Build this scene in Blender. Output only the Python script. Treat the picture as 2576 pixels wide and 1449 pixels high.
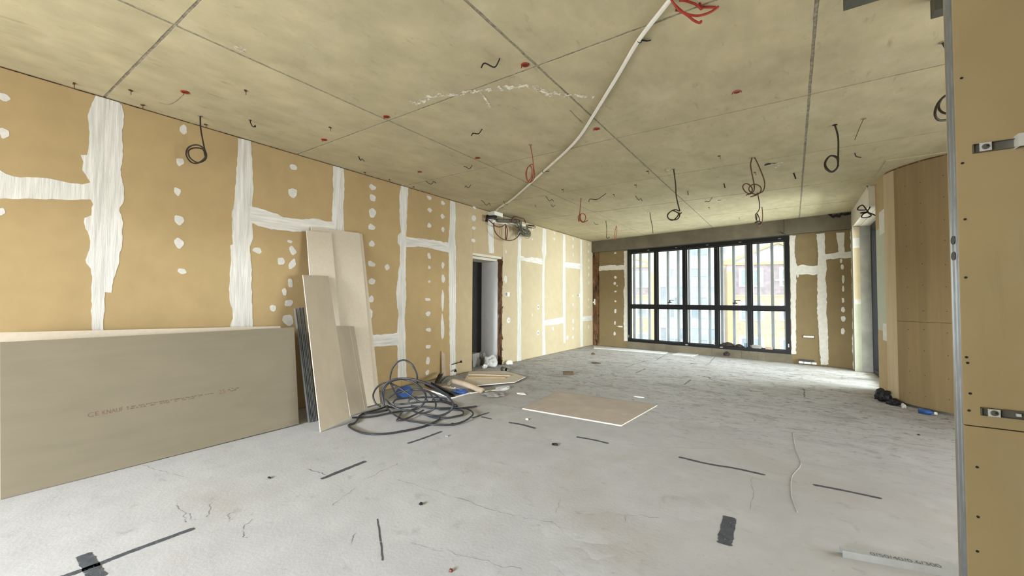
import bpy, math, random
from mathutils import Vector, Matrix, Euler
from mathutils import noise as mnoise
random.seed(7)
SC = bpy.context.scene
COL = SC.collection
for o in list(bpy.data.objects):
    bpy.data.objects.remove(o, do_unlink=True)

# ------------------------------------------------------------------ camera
cam_d = bpy.data.cameras.new('camera')
cam_d.sensor_width = 36.0
cam_d.lens = 36.0 * 1035.97 / 2576.0
cam_d.clip_start = 0.05
cam_d.clip_end = 400
cam = bpy.data.objects.new('camera', cam_d)
COL.objects.link(cam)
RT = Vector((0.82655003, 0.56284984, 0.00388688))
UP = Vector((0.0134414, -0.02664146, 0.99955468))
FW = Vector((-0.56270275, 0.8261297, 0.02958599))
cam.matrix_world = Matrix(((RT.x, UP.x, -FW.x, 5.430), (RT.y, UP.y, -FW.y, 0.0),
                           (RT.z, UP.z, -FW.z, 1.4545), (0, 0, 0, 1)))
SC.camera = cam

# ------------------------------------------------------------------ world
world = bpy.data.worlds.new('overcast_sky')
SC.world = world
world.use_nodes = True
wn = world.node_tree.nodes
wl = world.node_tree.links
wn.clear()
w_out = wn.new('ShaderNodeOutputWorld')
w_bg = wn.new('ShaderNodeBackground')
w_bg.inputs['Strength'].default_value = 4.2
w_bg.inputs['Color'].default_value = (0.90, 0.95, 1.0, 1)
wl.new(w_bg.outputs[0], w_out.inputs[0])

# ------------------------------------------------------------------ daylight at the window openings, and added lamps
def area(name, loc, rot, sx, sy, energy, color=(1, 1, 1), portal=False, spread=180):
    d = bpy.data.lights.new(name, 'AREA')
    d.shape = 'RECTANGLE'
    d.size, d.size_y = sx, sy
    d.energy = energy
    d.color = color
    d.spread = math.radians(spread)
    d.cycles.is_portal = portal
    o = bpy.data.objects.new(name, d)
    o.location = loc
    o.rotation_euler = rot
    COL.objects.link(o)
    return o
# daylight in the three openings, plus added lamps for mid-room and the low left wall
area('daylight_rear_window', (2.5, -2.18, 1.3), (math.radians(90), 0, 0), 3.4, 2.3, 170, (0.95, 0.98, 1.0))
area('daylight_right_window', (11.0, 9.7, 1.7), (math.radians(90), 0, math.radians(90)), 4.0, 3.0, 2300, (0.95, 0.98, 1.0))
area('added_side_lamp', (15.0, 4.8, 1.7), (math.radians(90), 0, math.radians(90)), 5.0, 2.6, 740, (0.95, 0.98, 1.0))  # added lamp that brightens the middle of the room
area('daylight_back_window', (3.34, 12.22, 1.6), (math.radians(-90), 0, math.radians(-10.29)), 4.2, 2.8, 110, (0.95, 0.98, 1.0))
area('added_low_lamp_rear', (2.5, -11.6, 3.35), (math.radians(86), 0, 0), 4.0, 1.0, 4200, (0.86, 0.94, 1.0))  # added lamp outside, gives the left wall its low glow

SC.view_settings.view_transform = 'Standard'
SC.view_settings.look = 'None'
SC.view_settings.gamma = 1.0
SC.view_settings.use_curve_mapping = False
SC.view_settings.exposure = 0.05
SC.cycles.max_bounces = 8
SC.cycles.diffuse_bounces = 5
SC.cycles.transparent_max_bounces = 16
SC.cycles.sample_clamp_indirect = 6

CH = 3.39                    # ceiling height
TH = math.radians(10.29)     # the window wall is turned by this much
UB = Vector((math.cos(TH), -math.sin(TH), 0))
NB = Vector((math.sin(TH), math.cos(TH), 0))
BO = Vector((0, 12.7012, 0))
def bp(s, z, o=0.0):         # a point on the window wall, o metres into the room
    return BO + UB * s + Vector((0, 0, z)) - NB * o

# ------------------------------------------------------------------ measured shapes (metres)
LEFT_COMPOUND = [[(0.956,3.388),(0.906,3.17),(0.923,3.02),(0.921,2.915),(0.911,2.795),(0.871,2.783),(0.89,2.724),(0.883,2.645),(0.94,2.544),(0.886,2.512),(0.657,2.512),(0.48,2.486),(0.406,2.519),(0.172,2.487),(0.177,2.278),(0.176,2.28),(0.412,2.28),(0.638,2.324),(0.943,2.383),(0.963,2.342),(0.952,2.236),(0.907,2.203),(0.904,2.164),(0.933,2.078),(0.953,1.991),(0.95,1.926),(0.938,1.873),(0.931,1.783),(0.964,1.734),(0.973,1.619),(0.982,1.092),(1.058,1.087),(1.062,1.517),(1.105,1.512),(1.131,1.678),(1.156,1.841),(1.175,2.031),(1.173,2.166),(1.161,2.272),(1.145,2.31),(1.173,2.41),(1.179,2.451),(1.175,2.532),(1.147,2.661),(1.157,2.841),(1.148,3.042),(1.158,3.251),(1.14,3.354),(1.109,3.409),(1.05,3.408)],[(2.165,3.368),(2.163,3.133),(2.153,2.885),(2.147,2.64),(2.12,2.423),(2.131,2.23),(2.141,2.102),(2.113,2.083),(2.123,1.955),(2.119,1.794),(2.112,1.601),(2.12,1.441),(2.15,1.345),(2.16,1.232),(2.136,1.153),(2.142,1.041),(2.379,1.025),(2.368,1.225),(2.354,1.508),(2.343,1.841),(2.319,2.089),(2.355,2.194),(2.344,2.377),(2.337,2.679),(2.35,2.798),(2.329,3.097),(2.307,3.391)],[(2.307,2.588),(2.4,2.58),(2.546,2.556),(2.716,2.515),(2.932,2.524),(3.141,2.568),(3.304,2.556),(3.419,2.584),(3.432,2.438),(3.145,2.407),(2.935,2.358),(2.719,2.346),(2.567,2.333),(2.319,2.381)],[(3.398,3.387),(3.398,3.125),(3.402,2.928),(3.386,2.628),(3.411,2.435),(3.423,1.758),(3.443,0.624),(3.62,0.604),(3.589,2.35),(3.569,2.76),(3.575,3.045),(3.576,3.229),(3.558,3.387)],[(4.635,3.381),(4.608,3.229),(4.614,2.836),(4.647,2.587),(4.589,2.533),(4.579,2.512),(4.581,2.397),(4.631,2.351),(4.635,2.041),(4.604,1.962),(4.59,1.782),(4.561,1.576),(4.581,1.373),(4.615,1.219),(4.588,0.914),(4.603,0.507),(4.615,0.15),(4.807,0.121),(4.772,0.617),(4.769,0.851),(4.748,1.138),(4.776,1.528),(4.753,1.919),(4.764,2.313),(4.763,2.791),(4.78,3.077),(4.794,3.381)],[(4.019,0.945),(4.062,0.911),(4.147,0.898),(4.415,0.9),(4.62,0.907),(4.623,0.693),(4.357,0.711),(4.093,0.718),(4.036,0.74)],[(4.727,2.524),(5.131,2.543),(5.515,2.549),(5.847,2.545),(5.849,2.361),(5.517,2.377),(5.133,2.401),(4.74,2.35)],[(5.84,3.368),(5.834,2.91),(5.8,2.562),(5.818,2.128),(5.841,1.247),(5.873,0.366),(5.871,-0.174),(6.045,-0.203),(6.022,0.646),(6.025,1.542),(6.014,2.444),(5.984,2.665),(6.007,3.072),(5.984,3.365)],[(7.052,3.374),(7.033,2.964),(7.083,2.476),(7.252,2.486),(7.229,2.992),(7.225,3.377)],[(8.222,3.286),(8.224,2.982),(8.175,2.068),(8.208,1.165),(8.188,-0.025),(8.381,-0.024),(8.376,0.857),(8.37,1.773),(8.344,2.383),(8.363,3.061),(8.35,3.291)],[(9.402,3.373),(9.351,2.796),(9.405,2.568),(9.373,2.133),(9.377,1.14),(9.4,0.008),(9.567,0.013),(9.511,0.803),(9.487,1.804),(9.505,2.476),(9.593,2.753),(9.571,3.361)],[(10.544,3.364),(10.545,2.558),(10.545,1.474),(10.601,0.247),(10.72,0.219),(10.719,1.474),(10.719,2.645),(10.703,3.364)],[(11.708,3.349),(11.725,2.652),(11.686,1.672),(11.702,0.699),(11.746,0.017),(11.913,0.021),(11.917,1.676),(11.864,2.663),(11.866,3.345)],[(8.343,2.537),(8.595,2.497),(8.833,2.543),(9.392,2.55),(9.392,2.4),(8.957,2.406),(8.344,2.414)],[(9.477,0.921),(10.034,0.952),(10.577,0.976),(10.577,0.807),(10.034,0.778),(9.477,0.788)],[(10.703,2.56),(11.133,2.582),(11.734,2.593),(11.733,2.417),(11.132,2.416),(10.703,2.406)],[(11.897,0.946),(12.601,0.965),(12.601,0.801),(11.896,0.808)]]
LEFT_PATCH = [(1.638,3.288,0.067,0.113),(1.614,2.932,0.076,0.098),(1.603,2.607,0.071,0.106),(0.409,3.133,0.068,0.066),(0.419,2.829,0.064,0.104),(1.617,2.307,0.085,0.118),(1.623,2.05,0.107,0.135),(1.663,1.75,0.097,0.065),(2.406,2.051,0.125,0.085),(2.606,1.338,0.073,0.086),(0.422,2.178,0.053,0.071),(2.825,3.199,0.093,0.077),(2.829,2.858,0.119,0.12),(4.072,3.221,0.127,0.095),(4.075,3.059,0.153,0.121),(4.084,2.822,0.148,0.164),(4.066,2.588,0.137,0.108),(4.066,2.327,0.112,0.107),(5.288,3.306,0.129,0.09),(5.298,3.085,0.122,0.1),(5.295,2.796,0.096,0.105),(5.643,3.289,0.117,0.078),(5.639,3.03,0.11,0.093),(5.649,2.783,0.095,0.108),(6.556,3.151,0.133,0.114),(6.557,2.943,0.124,0.08),(6.547,2.686,0.158,0.079),(6.575,3.369,0.116,0.057),(2.838,2.102,0.117,0.134),(2.8,2.215,0.072,0.052),(2.698,1.945,0.096,0.119),(2.836,1.919,0.1,0.162),(2.817,1.669,0.084,0.149),(2.746,1.55,0.066,0.1),(2.803,1.409,0.123,0.1),(2.797,1.185,0.142,0.148),(4.068,2.011,0.142,0.111),(4.369,1.991,0.104,0.115),(4.078,1.736,0.136,0.096),(4.068,1.472,0.096,0.12),(4.063,1.238,0.073,0.153),(5.306,2.25,0.084,0.123),(5.309,2.041,0.084,0.078),(5.665,2.103,0.091,0.133),(5.668,1.856,0.099,0.162),(5.312,1.784,0.068,0.045),(5.279,1.465,0.136,0.083),(5.293,1.208,0.129,0.083),(5.305,0.919,0.152,0.072),(5.301,0.621,0.129,0.099),(5.293,0.361,0.099,0.138),(5.285,0.148,0.098,0.093),(5.661,1.452,0.09,0.433),(5.667,0.962,0.09,0.518),(10.034,3.147,0.117,0.091),(10.033,3.316,0.102,0.084),(11.223,3.296,0.104,0.099),(11.206,3.066,0.12,0.152),(11.223,2.821,0.087,0.114),(11.204,1.588,0.086,0.083),(11.221,1.325,0.103,0.113),(11.22,0.828,0.12,0.151),(11.22,0.609,0.12,0.098),(11.203,0.355,0.136,0.098),(10.845,0.373,0.146,0.131),(12.383,3.277,0.1,0.099),(12.363,3.03,0.119,0.123),(12.361,2.743,0.119,0.13),(12.361,2.518,0.099,0.106),(12.36,2.293,0.119,0.123),(12.358,2.029,0.119,0.147),(12.357,1.48,0.099,0.097),(12.355,1.236,0.099,0.097),(12.352,0.608,0.119,0.146),(8.895,3.263,0.073,0.097),(8.877,3.003,0.061,0.064),(7.718,2.567,0.071,0.081),(7.708,1.927,0.131,0.173),(9.966,0.678,0.13,0.103),(8.886,1.087,0.055,0.095)]
BACK_COMPOUND = [[(1.139,2.993),(1.271,3.003),(1.257,0.223),(1.13,0.214),(1.122,0.89),(1.143,1.399),(1.115,1.739),(1.165,1.942),(1.14,2.351)],[(0.24,2.564),(0.485,2.575),(0.686,2.589),(0.92,2.554),(1.164,2.554),(1.163,2.418),(0.685,2.424),(0.239,2.421)],[(5.479,3.006),(5.605,3.0),(5.581,2.852),(5.568,2.591),(5.596,2.364),(5.617,2.281),(5.601,2.065),(5.578,1.247),(5.573,0.227),(5.479,0.218)],[(5.563,2.261),(5.704,2.306),(5.885,2.266),(6.018,2.273),(6.015,2.085),(5.926,2.052),(5.822,2.079),(5.576,2.074)],[(5.993,2.991),(6.145,2.992),(6.152,2.545),(6.176,2.185),(6.144,2.008),(6.167,1.614),(6.153,1.258),(6.171,0.903),(6.172,0.054),(6.034,0.031),(6.004,0.716),(5.988,1.255),(6.0,2.05),(6.022,2.556)],[(6.146,2.517),(6.294,2.527),(6.406,2.554),(6.515,2.531),(6.629,2.55),(6.627,2.411),(6.513,2.399),(6.404,2.413),(6.292,2.392),(6.156,2.387)],[(6.352,2.98),(6.495,2.974),(6.491,2.729),(6.493,2.519),(6.392,2.527),(6.376,2.74)],[(6.595,2.977),(6.625,2.977),(6.609,-0.034),(6.59,-0.036),(6.603,1.611),(6.598,2.303)]]
BACK_PATCH = [(0.831,2.955,0.094,0.063),(0.84,2.184,0.093,0.097),(0.816,1.992,0.093,0.104),(0.897,1.921,0.046,0.041),(0.838,1.742,0.086,0.076),(0.829,1.431,0.078,0.062),(0.828,1.131,0.078,0.145),(0.815,0.758,0.07,0.124),(0.805,0.413,0.093,0.131),(6.43,2.348,0.044,0.105),(6.447,2.207,0.055,0.119),(6.457,1.944,0.049,0.188),(6.454,1.734,0.043,0.153),(6.444,1.483,0.071,0.139),(6.447,1.271,0.065,0.139),(6.446,1.083,0.082,0.139),(6.434,0.801,0.071,0.146),(5.632,2.046,0.037,0.075)]
BACK_SOCKET = [(5.705,0.679),(5.932,0.61)]
BACK_DUCT = [(5.626,0.074),(5.911,0.017)]
BACK_SMALL = [(0.942,0.671),(1.082,0.624)]
MULL = [(2.162,0.951),(2.992,0.978),(3.835,1.006),(4.613,1.032)]
TRANSOM = [(1.325,1.288),(5.408,1.293)]
HANDLE = [(2.59,1.372),(4.289,1.367)]
FIN = [1.326,1.538,1.822,2.401,2.704,2.998,3.292,3.565,3.88,4.172,4.472,4.744,5.048,5.323]
SILLTHING = [(3.993,0.268),(4.387,0.28),(4.488,0.309),(4.728,0.328),(4.985,0.311)]
SOCK = [(7.776,1.59),(7.826,0.99),(9.166,1.281),(9.168,0.618),(11.599,1.609)]
STRAP = {'a':[(3.396,2.536,3.311),(3.419,2.552,3.35),(3.482,2.595,3.317),(3.509,2.614,3.362),(3.518,2.62,3.39)],'b':[(2.45,3.55,3.314),(2.463,3.559,3.342),(2.514,3.594,3.338),(2.54,3.611,3.377),(2.55,3.618,3.39)],'c':[(1.549,4.451,3.37),(1.578,4.471,3.364),(1.611,4.494,3.34),(1.636,4.51,3.356),(1.647,4.518,3.39)],'d':[(0.904,5.223,3.341),(0.923,5.236,3.371),(0.942,5.249,3.336),(0.965,5.265,3.348),(0.989,5.281,3.39)],'e':[(0.504,4.721,3.39),(0.566,4.763,3.345),(0.594,4.782,3.361),(0.606,4.79,3.39),(0.64,4.813,3.361)],'f':[(0.6,2.028,3.39),(0.616,2.039,3.389),(0.613,2.037,3.368),(0.63,2.048,3.326),(0.644,2.058,3.315),(0.659,2.068,3.33),(0.657,2.067,3.311)],'g':[(0.608,3.383,3.39),(0.632,3.399,3.334),(0.647,3.409,3.353),(0.675,3.428,3.321)],'h':[(0.452,6.224,3.39),(0.493,6.252,3.361),(0.524,6.273,3.311),(0.554,6.294,3.299),(0.584,6.314,3.336),(0.605,6.328,3.287)],'i':[(0.793,6.497,3.39),(0.81,6.508,3.355),(0.826,6.519,3.322),(0.852,6.537,3.326),(0.868,6.548,3.313)],'j':[(1.665,6.633,3.39),(1.701,6.657,3.322),(1.731,6.678,3.298),(1.757,6.695,3.329),(1.785,6.714,3.292)],'k':[(1.415,7.29,3.39),(1.443,7.309,3.346),(1.465,7.324,3.37),(1.483,7.336,3.373)],'l':[(2.409,6.891,3.233),(2.428,6.904,3.287),(2.52,6.967,3.278),(2.584,7.01,3.318),(2.668,7.067,3.39)],'m':[(3.057,7.521,3.39),(3.097,7.548,3.323),(3.117,7.562,3.314),(3.137,7.575,3.339),(3.162,7.592,3.29)],'n':[(1.405,9.489,3.39),(1.431,9.507,3.341),(1.496,9.551,3.328)],'o':[(4.523,7.516,3.39),(4.529,7.52,3.35),(4.537,7.525,3.31)],'p':[(5.47,7.487,3.39),(5.484,7.496,3.34),(5.495,7.504,3.301)],'q':[(3.927,7.707,3.39),(3.929,7.708,3.352),(3.931,7.71,3.318)],'r':[(4.1,8.356,3.31),(4.123,8.371,3.319),(4.165,8.4,3.312),(4.184,8.413,3.344),(4.213,8.432,3.39)],'s':[(4.268,8.701,3.386),(4.297,8.721,3.388),(4.325,8.74,3.39)],'t':[(5.135,6.745,3.369),(5.17,6.769,3.381),(5.202,6.791,3.39)],'u':[(6.126,6.9,3.39),(6.14,6.91,3.345),(6.191,6.945,3.331)]}
JBOX = [(0.761,1.412),(1.907,2.801),(0.768,2.792),(1.915,4.316),(0.801,4.309),(3.641,2.806),(3.63,4.321),(5.03,4.264)]
FIX = [(0.121,0.793),(0.102,1.27),(0.086,1.81),(0.384,1.115),(0.095,4.316),(0.095,4.824),(0.087,3.86),(1.163,2.623),(1.268,1.712),(2.145,6.378),(3.286,6.798),(2.76,7.2),(1.127,7.149),(3.667,6.171),(4.026,9.28),(4.986,7.12),(4.427,10.847),(4.647,6.043)]
CABLE = {'c1':[(0.279,1.694,3.39),(0.283,1.697,3.28),(0.295,1.705,3.192),(0.322,1.723,3.046),(0.335,1.732,2.987),(0.324,1.725,2.936),(0.266,1.685,2.885),(0.206,1.644,2.899),(0.166,1.617,2.972),(0.179,1.625,3.045),(0.238,1.666,3.079),(0.298,1.707,3.06),(0.339,1.735,2.987),(0.331,1.729,2.922),(0.266,1.685,2.892),(0.199,1.639,2.943),(0.185,1.63,3.016),(0.238,1.666,3.048),(0.31,1.715,3.031),(0.33,1.729,2.958)],'c2':[(2.758,4.316,3.39),(2.782,4.333,3.226),(2.789,4.338,3.089),(2.782,4.333,2.985),(2.754,4.314,2.917),(2.726,4.295,2.951),(2.719,4.29,3.054),(2.747,4.309,3.123),(2.775,4.328,3.088),(2.768,4.324,2.985),(2.733,4.3,2.934),(2.712,4.285,3.019),(2.733,4.299,3.105),(2.782,4.333,3.14),(2.801,4.346,3.02),(2.79,4.338,2.951),(2.761,4.319,2.917)],'c3':[(2.138,7.151,3.39),(2.124,7.142,3.214),(2.114,7.135,3.088),(2.091,7.12,3.038),(2.106,7.13,2.944),(2.117,7.137,3.063),(2.153,7.162,3.101),(2.199,7.193,3.076),(2.209,7.2,3.013),(2.184,7.183,2.95),(2.142,7.155,2.963),(2.124,7.142,3.038),(2.137,7.151,3.088),(2.114,7.135,3.0),(2.163,7.169,2.935),(2.246,7.225,2.973)],'c4':[(4.01,6.295,3.39),(4.032,6.31,3.17),(4.039,6.315,2.995),(4.07,6.336,2.82),(4.078,6.341,2.772),(4.022,6.303,2.791),(3.958,6.259,2.752),(3.929,6.24,2.698),(3.957,6.259,2.645),(4.005,6.291,2.64),(4.053,6.324,2.694),(4.073,6.338,2.743),(4.077,6.34,2.694),(4.053,6.324,2.655),(4.013,6.297,2.64),(3.949,6.253,2.655),(3.934,6.243,2.713),(3.99,6.281,2.776),(4.053,6.324,2.747),(4.077,6.341,2.723),(4.101,6.357,2.748)],'c5':[(1.708,9.505,3.39),(1.725,9.516,3.165),(1.72,9.513,2.989),(1.75,9.534,2.965),(1.777,9.552,2.997)],'c6':[(1.678,10.312,3.39),(1.646,10.29,3.249),(1.643,10.288,3.026),(1.672,10.307,3.129),(1.686,10.317,3.318),(1.678,10.311,3.378)],'c7':[(2.864,9.138,3.39),(2.887,9.154,3.208),(2.91,9.169,3.078),(2.919,9.175,2.932)],'c8':[(5.004,6.37,3.39),(4.986,6.358,3.291),(5.001,6.368,3.168),(5.023,6.383,3.021),(5.022,6.383,2.955),(5.002,6.369,2.914),(4.968,6.346,2.897),(4.921,6.314,2.93),(4.896,6.297,2.987),(4.909,6.305,3.024),(4.943,6.328,3.037),(4.983,6.356,3.004),(5.002,6.369,2.955),(4.982,6.355,2.906),(4.934,6.323,2.881)],'c8b':[(5.032,6.374,3.39),(5.061,6.394,3.32),(5.106,6.425,3.189),(5.139,6.447,3.067),(5.138,6.447,2.985),(5.117,6.432,2.928),(5.076,6.405,2.903),(5.029,6.373,2.89),(4.983,6.341,2.919),(4.964,6.329,2.96),(4.984,6.342,3.005),(5.038,6.378,3.025),(5.091,6.415,2.993),(5.1,6.421,2.944),(5.069,6.4,2.891),(4.982,6.341,2.854)],'c9':[(4.938,8.496,3.39),(4.963,8.513,3.217),(4.961,8.512,3.097),(4.929,8.49,3.032),(4.902,8.471,2.989),(4.919,8.483,2.892),(4.929,8.49,3.011),(4.963,8.513,2.892),(4.892,8.464,2.848),(4.936,8.495,2.881),(4.994,8.534,2.849),(4.945,8.5,2.821)],'c10':[(4.935,9.864,3.39),(4.944,9.87,3.252),(4.937,9.865,3.103),(4.91,9.847,3.027),(4.859,9.812,2.99)],'c12':[(5.839,5.674,3.39),(5.866,5.692,3.253),(5.865,5.692,3.071),(5.857,5.686,2.927),(5.806,5.652,2.867),(5.751,5.614,2.904),(5.743,5.609,2.972),(5.784,5.637,3.04),(5.84,5.675,3.041),(5.861,5.689,2.98),(5.85,5.682,2.912),(5.8,5.647,2.871),(5.755,5.617,2.919),(5.75,5.613,2.98),(5.797,5.645,3.048),(5.858,5.687,3.01),(5.86,5.688,2.927)],'c13':[(6.078,5.649,3.39),(6.041,5.623,3.294),(5.996,5.593,3.162)],'c14':[(6.381,4.294,3.39),(6.407,4.312,3.318),(6.422,4.322,3.243),(6.454,4.344,3.147),(6.463,4.35,3.051),(6.417,4.319,3.007),(6.366,4.284,2.962),(6.345,4.27,2.908),(6.358,4.279,2.867),(6.397,4.305,2.85),(6.458,4.347,2.86),(6.493,4.37,2.922),(6.467,4.353,2.997),(6.417,4.319,3.003),(6.366,4.284,2.962),(6.334,4.262,2.908),(6.322,4.254,2.839),(6.351,4.274,2.799),(6.435,4.331,2.813)],'c15':[(6.502,9.013,3.39),(6.519,9.025,3.234),(6.541,9.04,3.113),(6.489,9.005,2.981),(6.422,8.959,3.065),(6.362,8.918,3.028),(6.356,8.914,2.986),(6.47,8.991,2.981),(6.489,9.004,2.945),(6.39,8.937,2.933),(6.489,9.004,2.957),(6.419,8.957,2.909),(6.408,8.95,2.861),(6.487,9.003,2.861),(6.537,9.037,2.897),(6.489,9.004,2.945),(6.635,9.104,2.874)]}
BEAMWIRE = [(5.394,3.362),(5.389,3.06),(5.32,3.111),(5.393,3.045),(5.429,3.041)]
BEAMTANGLE = [(6.258,3.394),(6.316,3.325),(6.374,3.353),(6.421,3.316),(6.459,3.365),(6.497,3.33),(6.563,3.362),(6.609,3.362)]
CONDUIT = [(5.026,2.444),(4.81,2.684),(4.523,2.975),(4.213,3.371),(3.792,3.896),(3.411,4.358),(3.058,4.706),(2.42,5.256),(1.086,6.392),(1.084,6.389),(0.686,6.671),(0.398,6.887),(0.207,7.053)]
TIES = [(4.526,2.982),(2.396,5.271),(0.42,6.875)]
REDCON = [[(4.826,2.645,3.349),(4.833,2.649,3.328),(4.849,2.66,3.3),(4.869,2.674,3.271),(4.894,2.691,3.255),(4.926,2.713,3.243),(4.962,2.737,3.238),(4.998,2.762,3.247),(5.034,2.786,3.265),(5.07,2.811,3.297)],[(4.836,2.688,3.332),(4.873,2.713,3.289),(4.905,2.735,3.261),(4.934,2.755,3.232),(4.963,2.774,3.214),(4.975,2.782,3.218),(4.973,2.781,3.227)],[(4.856,2.738,3.413),(4.882,2.756,3.387),(4.914,2.778,3.369),(4.944,2.797,3.353),(4.973,2.817,3.322)],[(4.957,2.842,3.436),(4.958,2.843,3.414),(4.959,2.844,3.388),(4.971,2.852,3.344)],[(4.948,2.873,3.44),(4.969,2.887,3.427),(4.993,2.904,3.418),(5.02,2.922,3.426),(5.038,2.935,3.444)],[(4.814,2.818,3.422),(4.823,2.824,3.439),(4.845,2.839,3.462)]]
REDANCH = (4.913,2.704)
BR = [[(0.16,7.042,3.119),(0.16,7.031,3.04),(0.16,7.061,2.952),(0.16,7.145,2.878),(0.16,7.292,2.818),(0.16,7.467,2.796),(0.16,7.648,2.804),(0.16,7.835,2.857),(0.16,7.986,2.945),(0.16,8.07,3.034)],[(0.13,6.89,3.154),(0.13,7.029,3.099),(0.13,7.148,3.06),(0.13,7.282,3.059),(0.13,7.406,3.099),(0.13,7.513,3.153),(0.13,7.514,3.064),(0.13,7.508,2.952),(0.13,7.516,2.842),(0.13,7.542,2.815),(0.13,7.567,2.885),(0.13,7.585,3.0),(0.13,7.572,3.072),(0.13,7.52,3.154)],[(0.1,7.627,3.204),(0.1,7.666,3.285),(0.1,7.758,3.361),(0.1,7.893,3.415),(0.1,8.032,3.431),(0.1,8.145,3.395),(0.1,8.217,3.336),(0.1,8.232,3.291)]]
BG = [[(0.14,7.875,3.315),(0.14,7.972,3.238),(0.14,8.085,3.186),(0.14,8.143,3.108),(0.14,8.244,3.044),(0.14,8.406,3.042),(0.14,8.466,3.122),(0.14,8.317,3.157),(0.14,8.171,3.112),(0.14,8.201,3.038),(0.14,8.377,3.014),(0.14,8.451,3.088),(0.14,8.258,3.109),(0.14,8.085,3.17),(0.14,8.014,3.291)],[(0.17,7.804,3.164),(0.17,7.9,3.147),(0.17,7.997,3.131),(0.17,7.956,3.063),(0.17,7.901,3.071),(0.17,8.068,3.118),(0.17,8.255,3.169),(0.17,8.343,3.214),(0.17,8.388,3.149),(0.17,8.314,3.043),(0.17,8.111,3.023),(0.17,8.082,3.105),(0.17,8.255,3.137)],[(0.2,8.022,3.008),(0.2,8.165,2.973),(0.2,8.312,2.933),(0.2,8.446,2.994),(0.2,8.476,3.07),(0.2,8.37,3.119),(0.2,8.252,3.142)],[(0.23,7.756,3.12),(0.23,7.77,3.017),(0.23,7.784,2.883)],[(0.26,7.737,3.272),(0.26,7.833,3.174),(0.26,8.0,3.1),(0.26,8.215,3.053),(0.26,8.071,2.979),(0.26,7.958,3.04),(0.26,7.874,3.135)]]
BX = {'sleeve':[(0.1,6.888,3.21),(0.1,7.187,3.273)],'box':[(0.06,7.102,3.369),(0.06,7.426,3.376),(0.06,7.414,3.318),(0.06,7.108,3.327)],'duct':[(0.09,7.117,3.196),(0.09,7.41,3.259),(0.09,7.991,3.39)],'tr1':[(0.05,7.129,3.17),(0.05,7.699,3.209)],'tr2':[(0.05,7.646,3.242),(0.05,8.473,3.277)],'knob':[(0.12,7.967,3.379)],'hand':[(0.1,8.499,3.288),(0.1,8.762,3.31),(0.1,8.842,3.303),(0.1,8.778,3.261),(0.1,8.653,3.242),(0.1,8.424,3.231)]}
KF = [[(0.868,3.712),(0.727,3.499),(0.837,3.256),(1.06,3.001),(1.194,2.894),(1.398,2.823),(1.62,2.817),(1.787,2.921),(1.891,3.08),(1.934,3.303),(1.932,3.495),(1.872,3.675),(1.787,3.757)],[(0.985,3.084),(1.004,3.113),(1.139,3.255),(1.203,3.479),(1.26,3.674),(1.345,3.751)],[(0.887,3.291),(1.005,3.357),(1.049,3.508),(1.041,3.591)],[(0.899,3.657),(1.158,3.516),(1.462,3.403),(1.656,3.374),(1.888,3.394),(2.07,3.452),(2.188,3.576),(2.202,3.771),(2.127,3.996),(2.001,4.124),(1.862,4.168),(1.724,4.144),(1.474,3.95),(1.176,3.852)],[(1.869,4.389),(1.77,4.213),(1.528,4.006),(1.242,3.899),(1.08,3.729),(0.867,3.673)],[(1.578,3.709),(1.764,3.662),(1.92,3.709),(1.997,3.841),(1.976,3.988),(1.871,4.085),(1.732,4.077),(1.581,3.952)],[(1.171,4.25),(1.359,4.298),(1.652,4.225)],[(1.268,3.697),(1.306,3.585),(1.49,3.361),(1.542,3.308),(1.58,3.395),(1.533,3.58),(1.463,3.799)]]
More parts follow.
